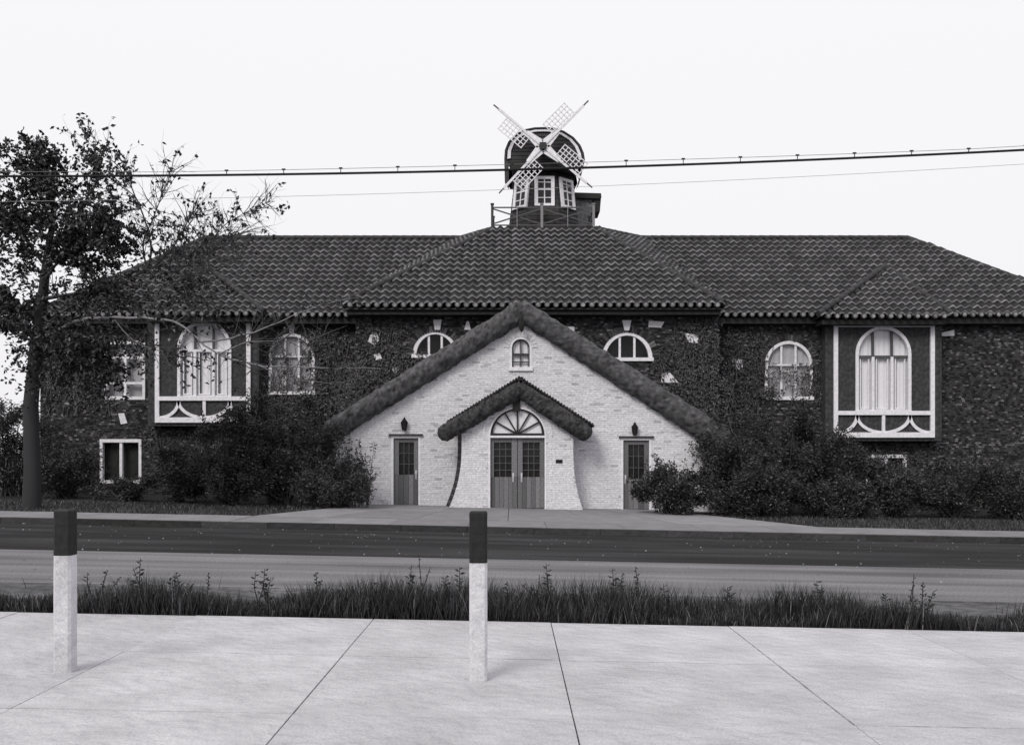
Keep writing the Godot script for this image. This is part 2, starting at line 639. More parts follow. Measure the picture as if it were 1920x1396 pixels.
# ------------------------------------------------------------------ the white entrance
func rolled_edge(g: Geo, a: Vector3, b: Vector3, r0: float, r1: float, tone: float, sd: int) -> void:
	# a thick rounded roof edge from a down to b, uneven like trowelled plaster, rounded off at its foot
	var f := FastNoiseLite.new()
	f.seed = sd
	f.frequency = 1.3
	var t := (b - a).normalized()
	var side := t.cross(Vector3(0, 0, 1)).normalized()
	var zz := Vector3(0, 0, 1)
	var n := 90
	var k := 28
	var ln := (b - a).length()
	var rings: Array = []
	var cols: Array = []
	for i in n + 1:
		var s := float(i) / n
		var r := lerpf(r0, r1, s)
		var rest := (1.0 - s) * ln
		if rest < r: r *= sqrt(maxf(0.0, 1.0 - pow(1.0 - rest / r, 2.0)))
		var ring: Array = []
		var cr: Array = []
		for j in k:
			var w := TAU * j / k
			var d := side * cos(w) + zz * sin(w)
			var p := a.lerp(b, s) + d * r
			ring.append(p + d * (f.get_noise_3dv(p * 2.2) * 0.06 + f.get_noise_3dv(p * 8.0) * 0.04) * minf(1.0, r / 0.2))
			cr.append(clampf(tone * (1.0 + 0.9 * f.get_noise_3dv(p * 3.1 + Vector3(9, 3, 1)) + 1.0 * f.get_noise_3dv(p * 8.5)), 0.02, 0.3))
		rings.append(ring); cols.append(cr)
	var order := [[0, 0], [1, 0], [1, 1], [0, 0], [1, 1], [0, 1]]
	var t0: Vector3 = (rings[1][0] - rings[0][0]).cross(rings[1][1] - rings[0][0])
	if t0.dot(rings[0][0] - a) > 0.0: order.reverse()
	for i in n:
		for j in k:
			for od in order:
				var q := [i + od[0], j + od[1]]
				var jj: int = q[1] % k
				var ii: int = q[0]
				var e: Vector3 = rings[mini(ii + 1, n)][jj] - rings[maxi(ii - 1, 0)][jj]
				var f2: Vector3 = rings[ii][(jj + 1) % k] - rings[ii][(jj + k - 1) % k]
				var m := e.cross(f2).normalized()
				var out: Vector3 = rings[ii][jj] - a.lerp(b, float(ii) / n)
				if m.dot(out) < 0.0: m = -m
				g.v.append(rings[ii][jj]); g.n.append(m); g.c.append(G(cols[ii][jj]))

func door_leaf(parent: Node3D, x0: float, x1: float, y0: float, y1: float, z: float, handle_x: float, pw0: float, pw1: float, gy0: float, cols: int, rows: int) -> void:
	# upright boards below, a leaded light above; pw0..pw1: the light's sides; gy0: its foot
	var d := holder("door", parent)
	var n := int(round((x1 - x0) / 0.15))
	for i in n:
		var a := lerpf(x0, x1, float(i) / n) + 0.004
		var b := lerpf(x0, x1, float(i + 1) / n) - 0.004
		var g := Geo.new()
		g.box(Vector3(a, y0, z - 0.05), Vector3(b, gy0, z + rng.randf_range(-0.004, 0.004)), G(rng.randf_range(0.11, 0.27)))
		part("board", g, M.wood, d)
	var gt := y1 - 0.14
	for q in [[x0, pw0, gy0, y1], [pw1, x1, gy0, y1], [pw0, pw1, gt, y1]]:
		var g := Geo.new()
		g.box(Vector3(q[0] + 0.003, q[2] + 0.003, z - 0.05), Vector3(q[1] - 0.003, q[3], z + 0.006), G(rng.randf_range(0.16, 0.26)))
		part("stile", g, M.wood, d)
	var g2 := Geo.new()
	g2.box(Vector3(pw0, gy0, z - 0.045), Vector3(pw1, gt, z - 0.04), G(1))
	part("pane", g2, M.glass, d)
	g2 = Geo.new()
	g2.box(Vector3(pw0 - 0.02, gy0 - 0.02, z - 0.12), Vector3(pw1 + 0.02, gt + 0.02, z - 0.1), G(0.02))  # dark sheet painted as the unlit inside behind the glass
	part("blind_or_dark_backing", g2, M.cloth, d)
	for i in range(1, cols):
		g2 = Geo.new()
		var xx := lerpf(pw0, pw1, float(i) / cols)
		g2.box(Vector3(xx - 0.009, gy0, z - 0.04), Vector3(xx + 0.009, gt, z - 0.02), G(0.13))
		part("glazing_bar", g2, M.wood, d)
	for i in range(1, rows):
		g2 = Geo.new()
		var yy := lerpf(gy0, gt, float(i) / rows)
		g2.box(Vector3(pw0, yy - 0.008, z - 0.038), Vector3(pw1, yy + 0.008, z - 0.022), G(0.13))
		part("glazing_bar", g2, M.wood, d)
	g2 = Geo.new()
	var hy := y0 + 0.95
	g2.box(Vector3(handle_x - 0.028, hy - 0.14, z), Vector3(handle_x + 0.028, hy + 0.14, z + 0.012), G(0.55))
	g2.tube([Vector3(handle_x, hy - 0.1, z + 0.012), Vector3(handle_x, hy - 0.08, z + 0.055), Vector3(handle_x, hy + 0.08, z + 0.055), Vector3(handle_x, hy + 0.1, z + 0.012)], [0.014, 0.014, 0.014, 0.014], 8, G(0.7), true)
	part("handle", g2, M.metal, d)

func build_entrance() -> void:
	var hall := thing("entrance_hall", Vector3(px(975, 0), 0, 0), "white painted brick entrance with steep rounded roof edges and arched double doors", "entrance")
	var base := -0.25
	# side doors and the little arched window in the gable
	var doors := [[735.0, 787.0, 818.0], [1166.0, 1220.0, 822.0]]
	var ops: Array = []
	for q in doors:
		var cx := px((q[0] + q[1]) * 0.5, 0)
		ops.append(opening(cx, base - 1, py(q[2], 0), (px(q[1], 0) - px(q[0], 0)) * 0.5, 0))
	var rxw := (px(996, 0) - px(957, 0)) * 0.5
	var gw := opening(px(976.5, 0), py(690, 0), py(652, 0), rxw, rxw)
	ops.append(gw)
	# the porch hides this part of the gable wall
	ops.append(opening(px(970, 0), base - 1, py(815, 0), 0.95, 0))
	var left_edge := func(y):
		var p: float = 857.0 - (y - EYE) * 59.016
		return px(maxf(635.0 - maxf(p - 822.0, 0) * 0.16 - pow(maxf(p - 870.0, 0) * 0.045, 2.0), 955.0 - (p - 612.0) * 1.56) if p < 824.0 else 635.0 - (p - 822.0) * 0.16 - pow(maxf(p - 870.0, 0) * 0.045, 2.0), 0)
	var right_edge := func(y):
		var p: float = 857.0 - (y - EYE) * 59.016
		return px(990.0 + (p - 612.0) * 1.533 if p < 826.0 else 1318.0 + (p - 826.0) * 0.2 + pow(maxf(p - 870.0, 0) * 0.045, 2.0), 0)
	var w := {"left": left_edge, "right": right_edge, "openings": ops}
	var near_right := func(x, y): return x > 1.9 and x < 5.6 and y > 0.3 and y < 3.4
	brick_wall(hall, "gable_wall", w, base, py(606, 0), 0.0, 0.3, true, 160, near_right)
	arched_window(hall, gw, 0.0, [0.5], py(664, 0), 0.88, 0.05, true)
	var g := Geo.new()
	g.box(Vector3(gw.cx - gw.rx, py(678, 0) - 0.015, -0.085), Vector3(gw.cx + gw.rx, py(678, 0) + 0.015, -0.02), G(0.05))
	part("glazing_bar", g, M.paint, hall)
	g = Geo.new()
	voussoirs(g, gw, 0.0, 0.18, true)
	part("window_arch", g, M.white_brick, hall)
	# side doors: casing, hood, leaf
	for i in 2:
		var q: Array = doors[i]
		var x0 := px(q[0], 0)
		var x1 := px(q[1], 0)
		var yt := py(q[2], 0)
		var gy := ground((x0 + x1) * 0.5)
		g = Geo.new()
		for s in [[x0 - 0.03, x0 + 0.045], [x1 - 0.045, x1 + 0.03]]:
			g.box(Vector3(s[0], base, -0.2), Vector3(s[1], yt, 0.025), G(0.8))
		g.box(Vector3(x0 - 0.03, yt - 0.05, -0.2), Vector3(x1 + 0.03, yt + 0.02, 0.027), G(0.8))
		part("door_casing", g, M.paint, hall)
		g = Geo.new()
		g.box(Vector3(x0 - 0.1, yt + 0.022, -0.05), Vector3(x1 + 0.1, yt + 0.075, 0.09), G(0.06))
		part("door_hood", g, M.wood, hall)
		var wd := x1 - x0
		door_leaf(hall, x0 + 0.047, x1 - 0.047, gy + 0.03, yt - 0.052, -0.06, (x1 - 0.12) if i == 0 else (x0 + 0.12), x0 + wd * 0.24, x0 + wd * 0.78, gy + 0.98, 3, 3)
	# the great rounded roof edges
	g = Geo.new()
	rolled_edge(g, at(983, 580, 0.1), at(600, 821, 0.1), 0.33, 0.35, 0.12, 4)
	part("rolled_roof_edge", g, M.stucco, hall)
	g = Geo.new()
	rolled_edge(g, at(975, 580, 0.08), at(1368, 833, 0.08), 0.33, 0.4, 0.12, 9)
	part("rolled_roof_edge", g, M.stucco, hall)
	# roof slopes from that edge back to the hall behind
	for s in [[983.0, 580.0, 600.0, 821.0], [975.0, 580.0, 1368.0, 833.0]]:
		g = Geo.new()
		var a := at(s[0], s[1], 0.0) + Vector3(0, 0.12, 0)
		var b := at(s[2], s[3], 0.0) + Vector3(0, 0.12, 0)
		var k := Vector3(0, 0, -4.4)
		var th := Vector3(0, -0.15, 0)
		if s[2] > 960: g.quad(a, b, b + k, a + k, G(0.05))
		else: g.quad(b, a, a + k, b + k, G(0.05))
		g.quad(a + th, a + th + k, b + th + k, b + th, G(0.05))
		g.quad(b, b + th, b + th + k, b + k, G(0.05))
		part("roof_slope", g, M.tile, hall)
	g = Geo.new()
	var xl: float = left_edge.call(2.15)
	var xr: float = right_edge.call(2.15)
	g.box(Vector3(xl, base, -2.6), Vector3(xl + 0.3, 2.2, -0.301), G(0.7))
	g.box(Vector3(xr - 0.3, base, -2.6), Vector3(xr, 2.2, -0.301), G(0.7))
	part("side_wall", g, M.white_brick, hall)
	g = Geo.new()
	g.tube([at(978, 596, 0.45), at(978, 606, 0.45), at(978, 618, 0.4), at(978, 622, 0.36)], [0.05, 0.1, 0.07, 0.02], 10, G(0.04), true)
	part("boss", g, M.stucco, hall)
	# ---------------- porch
	var zp := 0.85
	var pl := func(y):
		var p: float = 857.0 - (y - EYE) * FOCAL / (DIST - zp)
		var e := 865.5 - pow(maxf(p - 838.0, 0.0) / 114.0, 2.2) * 24.0
		if p < 803.0: e = 865.5 + (803.0 - p) * 1.62
		return px(e, zp)
	var pr := func(y):
		var p: float = 857.0 - (y - EYE) * FOCAL / (DIST - zp)
		var e := 1075.0 + pow(maxf(p - 850.0, 0.0) / 106.0, 2.0) * 18.0
		if p < 808.0: e = 1075.0 - (808.0 - p) * 1.5
		return px(e, zp)
	var arch_r := (px(1024, zp) - px(916.5, zp)) * 0.5
	var acx := px(970.2, zp)
	var ay := py(817, zp)
	var dop := opening(acx, base - 1, ay, arch_r, arch_r)
	var any := func(_x, y): return y > 0.1
	brick_wall(hall, "porch_wall", {"left": pl, "right": pr, "openings": [dop]}, base, py(737, zp), zp, 0.3, true, 140, any)
	# returns of the porch: dark unpainted brick on one side, painted on the other
	g = Geo.new()
	var g_r := Geo.new()
	var yy := base
	var i2 := 0
	while yy < py(800, zp):
		var a0: float = pl.call(yy)
		var a1: float = pl.call(yy + 0.07)
		var t := G(rng.randf_range(0.03, 0.055) if i2 % 3 != 0 else rng.randf_range(0.08, 0.12))
		g.quad(Vector3(a0 - 0.17, yy, -0.01), Vector3(a0 - 0.003, yy, zp - 0.004), Vector3(a1 - 0.003, yy + 0.07, zp - 0.004), Vector3(a1 - 0.17, yy + 0.07, -0.01), t)
		var b0: float = pr.call(yy)
		var b1: float = pr.call(yy + 0.07)
		g_r.quad(Vector3(b0 + 0.003, yy, zp - 0.004), Vector3(b0 + 0.02, yy, -0.01), Vector3(b1 + 0.02, yy + 0.07, -0.01), Vector3(b1 + 0.003, yy + 0.07, zp - 0.004), G(rng.randf_range(0.6, 0.75)))
		yy += 0.07
		i2 += 1
	var dr := part("porch_return", g, M.brick, hall)
	dr.set_meta("label", "dark unpainted brick side of the porch")
	part("porch_return", g_r, M.white_brick, hall)
	g = Geo.new()
	strip(g, arch_line(acx, base, ay, arch_r + 0.012, arch_r + 0.012, 28), arch_line(acx, base, ay, arch_r - 0.045, arch_r - 0.045, 28), zp + 0.03, 0.2, G(0.8))
	part("arch_casing", g, M.paint, hall)
	g = Geo.new()
	strip(g, arch_line(acx, ay, ay, arch_r + 0.2, arch_r + 0.2, 28), arch_line(acx, ay, ay, arch_r + 0.13, arch_r + 0.13, 28), zp + 0.028, 0.06, G(0.74))
	part("arch_moulding", g, M.paint, hall)
	# fanlight: dark rim, five spokes, pale glass
	var fan := holder("fanlight", hall)
	g = Geo.new()
	strip(g, arch_line(acx, ay + 0.05, ay + 0.05, arch_r - 0.047, arch_r - 0.06, 28), arch_line(acx, ay + 0.05, ay + 0.05, arch_r - 0.13, arch_r - 0.14, 28), zp - 0.02, 0.08, G(0.03))
	part("rim", g, M.wood, fan)
	for k in 5:
		var a := PI * (k + 1) / 6.0
		g = Geo.new()
		g.bar(Vector3(acx, ay + 0.06, zp - 0.05), Vector3(acx + cos(a) * (arch_r - 0.1), ay + 0.06 + sin(a) * (arch_r - 0.12), zp - 0.05), 0.045, 0.05, G(0.03))
		part("spoke", g, M.wood, fan)
	g = Geo.new()
	plate(g, arch_line(acx, ay + 0.06, ay + 0.06, 0.13, 0.11, 12), zp - 0.015, 0.06, G(0.03))
	part("hub", g, M.wood, fan)
	g = Geo.new()
	g.box(Vector3(acx - arch_r + 0.047, ay + 0.012, zp - 0.1), Vector3(acx + arch_r - 0.047, ay + 0.085, zp - 0.015), G(0.03))
	part("bottom_rail", g, M.wood, fan)
	g = Geo.new()
	plate(g, arch_line(acx, ay + 0.05, ay + 0.05, arch_r - 0.06, arch_r - 0.07, 28), zp - 0.085, 0.005, G(1))
	part("pane", g, M.glass, fan)
	g = Geo.new()
	plate(g, arch_line(acx, ay + 0.03, ay + 0.03, arch_r - 0.03, arch_r - 0.04, 28), zp - 0.1, 0.01, G(0.9))
	part("blind_or_dark_backing", g, M.cloth, fan)
	g = Geo.new()
	g.box(Vector3(acx - arch_r + 0.04, ay - 0.055, zp - 0.12), Vector3(acx + arch_r - 0.04, ay + 0.01, zp + 0.02), G(0.8))
	part("transom", g, M.paint, hall)
	var gd := ground(acx) + 0.03
	var wl := acx - arch_r + 0.047
	var wr := acx + arch_r - 0.047
	door_leaf(hall, wl, acx - 0.006, gd, ay - 0.058, zp - 0.1, acx - 0.13, px(926, zp), px(959, zp), py(894, zp), 3, 5)
	door_leaf(hall, acx + 0.006, wr, gd, ay - 0.058, zp - 0.1, acx + 0.13, px(980, zp), px(1012, zp), py(894, zp), 3, 5)
	# porch roof: rounded edges, shingles along the top, a dark keystone lamp bracket
	var zr := zp + 0.16
	g = Geo.new()
	rolled_edge(g, at(980, 726, zr), at(822, 819, zr), 0.25, 0.27, 0.07, 14)
	part("porch_roof_edge", g, M.stucco, hall)
	g = Geo.new()
	rolled_edge(g, at(972, 727, zr), at(1108, 818, zr), 0.25, 0.29, 0.07, 19)
	part("porch_roof_edge", g, M.stucco, hall)
	for s in [[976.0, 709.0, 838.0, 794.0], [976.0, 709.0, 1114.0, 799.0]]:
		g = Geo.new()
		var a := at(s[0], s[1], zr)
		var b := at(s[2], s[3], zr)
		var t := (b - a).normalized()
		var nn := Vector3(-t.y, t.x, 0)
		if nn.y < 0: nn = -nn
		var k := 26
		for j in k:
			var p := a.lerp(b, (j + 0.5) / k)
			var tilt := Basis(Vector3(0, 0, 1), -0.5 if t.x > 0 else 0.5)
			g.obox(p + Vector3(0, 0, -0.28) + nn * (0.012 if t.x > 0 else 0.04), Vector3(0.066, 0.024, 0.4), Basis(tilt * t, tilt * nn, Vector3(0, 0, 1)), G(rng.randf_range(0.025, 0.045)))
		if t.x > 0: g.obox(a + Vector3(0, -0.02, -0.28), Vector3(0.09, 0.05, 0.402), Basis(), G(0.035))
		var sh := part("shingles", g, M.tile, hall)
		sh.set_meta("kind", "stuff")
		g = Geo.new()
		g.obox((a + b) * 0.5 + Vector3(0, 0, -0.55) - nn * 0.16, Vector3((b - a).length() * 0.5, 0.08, 0.5), Basis(t, nn, Vector3(0, 0, 1)), G(0.05))
		part("porch_roof_deck", g, M.tile, hall)
	g = Geo.new()
	g.prism([at(961, 771, zp + 0.1), at(975, 771, zp + 0.1), at(975.5, 748, zp + 0.1), at(962, 748, zp + 0.1)], Vector3(0, 0, -0.12), G(0.025))
	part("keystone", g, M.wood, hall)
	# things fixed to the entrance
	for q in [[758.0, 797.0, "dark wall lantern above the narrow door on the drainpipe side of the white entrance"], [1190.5, 806.0, ""]]:
		var p := at(q[0], q[1], 0.13)
		var lab := "dark pointed wall lantern above the narrow door with its knob beside the porch" if q[0] < 900 else "dark pointed wall lantern above the narrow door half hidden by a shrub"
		var t := thing("wall_lantern", p + Vector3(0, -0.12, 0), lab, "lantern", "lanterns over the side doors")
		g = Geo.new()
		g.tube([p + Vector3(0, -0.17, 0), p + Vector3(0, -0.13, 0), p + Vector3(0, 0.08, 0)], [0.05, 0.085, 0.115], 6, G(0.02), true)
		part("body", g, M.metal, t)
		g = Geo.new()
		g.tube([p + Vector3(0, 0.08, 0), p + Vector3(0, 0.12, 0), p + Vector3(0, 0.19, 0), p + Vector3(0, 0.26, 0)], [0.13, 0.1, 0.045, 0.012], 6, G(0.02), true)
		part("cap", g, M.metal, t)
		g = Geo.new()
		g.bar(p + Vector3(0, -0.02, 0), p + Vector3(0, 0.02, -0.125), 0.03, 0.03, G(0.02))
		g.box(p + Vector3(-0.05, -0.1, -0.128), p + Vector3(0.05, 0.1, -0.115), G(0.02))
		part("bracket", g, M.metal, t)
	var pc := at(1048.5, 864.5, zp + 0.03)
	var pq := thing("wall_plaque", pc, "small dark plaque on the white porch beside the double doors", "plaque")
	g = Geo.new()
	g.box(pc + Vector3(-0.1, -0.05, -0.02), pc + Vector3(0.1, 0.05, 0.0), G(0.02))
	part("plate", g, M.metal, pq)
	g = Geo.new()
	for s in [-1, 1]: g.box(pc + Vector3(-0.104, 0.05 * s - 0.006, -0.02), pc + Vector3(0.104, 0.05 * s + 0.006, 0.006), G(0.05))
	part("rim", g, M.metal, pq)

# ------------------------------------------------------------------ the brick hall
var roof := {}

func build_hall() -> void:
	var hall := thing("brick_hall", Vector3(1.3, 0, -6), "long dark brick hall with hipped tile roof and white arched windows", "building")
	var zc := -2.5
	var zw := -4.6
	var g := Geo.new()
	# ------------- walls
	var half_l := opening(px(816, zc), py(666, zc), py(666, zc), (px(858, zc) - px(775, zc)) * 0.5, (px(858, zc) - px(775, zc)) * 0.5 * 1.1)
	var half_r := opening(px(1176, zc), py(672, zc), py(672, zc), (px(1223, zc) - px(1130, zc)) * 0.5, (px(1223, zc) - px(1130, zc)) * 0.5 * 1.06)
	var cl := px(667, zc)
	var cr := px(1349, zc)
	var seen := func(x, y): return (x > 3.2 and x < 6.2 and y > 4.2) or (x > -4.2 and x < -2.4 and y > 4.6)
	var c_wall := brick_wall(hall, "centre_wall", {"left": func(_y): return cl, "right": func(_y): return cr, "openings": [half_l, half_r]}, -0.3, 6.5, zc, 0.35, false, 200, seen)
	for o in [half_l, half_r]:
		g = Geo.new()
		voussoirs(g, o, zc + 0.01, 0.22, false)
		part("brick_arch", g, M.brick, hall)
		arched_window(hall, o, zc, [0.33, 0.67], 0.0, 0.1, 0.11)
	var wing_r := opening(px(1479, zw), py(745, zw), py(684, zw), (px(1523, zw) - px(1435, zw)) * 0.5, (px(1523, zw) - px(1435, zw)) * 0.5)
	var wing_l := opening(px(547, zw), py(735, zw), py(668, zw), (px(589, zw) - px(505, zw)) * 0.5, (px(589, zw) - px(505, zw)) * 0.5)
	var far_l := opening(px(234, zw), py(748, zw), py(640, zw), (px(272, zw) - px(196, zw)) * 0.5, 0)
	var base_l := opening(px(226, zw), py(905, zw), py(824, zw), (px(265, zw) - px(187, zw)) * 0.5, 0)
	var base_r := opening(px(1662, zw), py(905, zw), py(853, zw), (px(1700, zw) - px(1624, zw)) * 0.5, 0)
	var wl := px(75, zw)
	var wr := 21.4
	var none := func(_x, _y): return false
	var seen_w := func(x, y): return x > 15.3 and y > 2.0
	brick_wall(hall, "wing_wall", {"left": func(_y): return wl, "right": func(_y): return cl + 0.2, "openings": [wing_l, far_l, base_l]}, -0.3, 6.5, zw, 0.35, false, 0, none)
	brick_wall(hall, "wing_wall", {"left": func(_y): return cr - 0.2, "right": func(_y): return wr, "openings": [wing_r, base_r]}, -0.5, 6.5, zw, 0.35, false, 90, seen_w)
	for o in [wing_l, wing_r]:
		g = Geo.new()
		voussoirs(g, o, zw + 0.01, 0.22, false)
		part("brick_arch", g, M.brick, hall)
		arched_window(hall, o, zw, [0.33, 0.67], o.ys, 0.45, 0.09)
	for o in [far_l, base_l, base_r]:
		var wn := holder("window", hall)
		g = Geo.new()
		for s in [[o.cx - o.rx, o.cx - o.rx + 0.1], [o.cx + o.rx - 0.1, o.cx + o.rx]]:
			g.box(Vector3(s[0], o.y0, zw - 0.15), Vector3(s[1], o.ys, zw + 0.03), G(0.8))
		g.box(Vector3(o.cx - o.rx, o.ys - 0.1, zw - 0.15), Vector3(o.cx + o.rx, o.ys + 0.02, zw + 0.033), G(0.8))
		g.box(Vector3(o.cx - o.rx, o.y0 - 0.02, zw - 0.15), Vector3(o.cx + o.rx, o.y0 + 0.1, zw + 0.033), G(0.8))
		part("casing", g, M.paint, wn)
		g = Geo.new()
		g.box(Vector3(o.cx - 0.05, o.y0 + 0.1, zw - 0.14), Vector3(o.cx + 0.05, o.ys - 0.1, zw), G(0.8))
		part("mullion", g, M.paint, wn)
		if o == far_l:
			for t in [0.28, 0.72]:
				g = Geo.new()
				var yy: float = lerpf(o.y0, o.ys, t)
				g.box(Vector3(o.cx - o.rx + 0.1, yy - 0.04, zw - 0.135), Vector3(o.cx + o.rx - 0.1, yy + 0.04, zw - 0.005), G(0.8))
				part("transom", g, M.paint, wn)
		g = Geo.new()
		g.box(Vector3(o.cx - o.rx + 0.09, o.y0 + 0.09, zw - 0.09), Vector3(o.cx + o.rx - 0.09, o.ys - 0.09, zw - 0.084), G(1))
		part("pane", g, M.glass, wn)
		g = Geo.new()
		g.box(Vector3(o.cx - o.rx, o.y0, zw - 0.33), Vector3(o.cx + o.rx, o.ys, zw - 0.3), G(0.4 if o == far_l else 0.03))  # basement windows: the room's darkness painted on a near-black sheet
		part("blind_or_dark_backing", g, M.cloth, wn)
	# hidden walls that close the hall
	g = Geo.new()
	g.box(Vector3(cl, -0.5, zw - 0.3), Vector3(cl + 0.3, 6.5, zc - 0.352), G(0.05))
	g.box(Vector3(cr - 0.3, -0.5, zw - 0.3), Vector3(cr, 6.5, zc - 0.352), G(0.05))
	g.box(Vector3(wl, -0.3, -14.4), Vector3(wl + 0.3, 6.5, zw - 0.352), G(0.05))
	g.box(Vector3(wr - 0.3, -0.6, -14.4), Vector3(wr, 6.5, zw - 0.352), G(0.05))
	g.box(Vector3(wl, -0.6, -14.7), Vector3(wr, 6.5, -14.402), G(0.05))
	part("end_wall", g, M.brick, hall)
	# ------------- pale stones set in the brickwork
	stone(hall, [[812, 599], [828, 599], [825, 618], [815, 618]], zc, "keystone")
	stone(hall, [[1167, 600], [1184, 600], [1180, 619], [1171, 619]], zc, "keystone")
	stone(hall, [[540, 604], [553, 604], [550, 626], [543, 626]], zw, "keystone")
	stone(hall, [[875, 602], [879, 602], [883, 618], [870, 618]], zc, "stone")
	stone(hall, [[735, 687], [747, 687], [747, 694], [741, 701], [735, 694]], zc, "stone")
	stone(hall, [[694, 627], [706, 624], [711, 637], [702, 647], [690, 640]], zc, "stone")
	stone(hall, [[1060, 612], [1077, 612], [1077, 622], [1066, 622]], zc, "stone")
	stone(hall, [[1240, 699], [1257, 699], [1273, 717], [1240, 717]], zc, "stone")
	stone(hall, [[1284, 624], [1310, 628], [1309, 643], [1290, 641]], zc, "stone")
	stone(hall, [[1217, 601], [1246, 603], [1240, 614], [1216, 613]], zc, "stone")
	stone(hall, [[1373, 672], [1395, 674], [1392, 694], [1375, 690]], zw, "stone")
	stone(hall, [[1764, 624], [1790, 618], [1790, 629], [1768, 630]], zw, "stone")
	stone(hall, [[221, 775], [232, 774], [238, 793], [226, 795]], zw, "stone")
	stone(hall, [[700, 664], [712, 662], [716, 672], [704, 675]], zc, "stone")
	# ------------- bays with white frames
	bay(hall, 1563, 1752, 607, 820, 1607, 1706, 614, 770, -4.05, true)
	bay(hall, 291, 470, 597, 792, 335, 431, 604, 743, -4.05, false)
	# ------------- roof
	build_roof(hall)

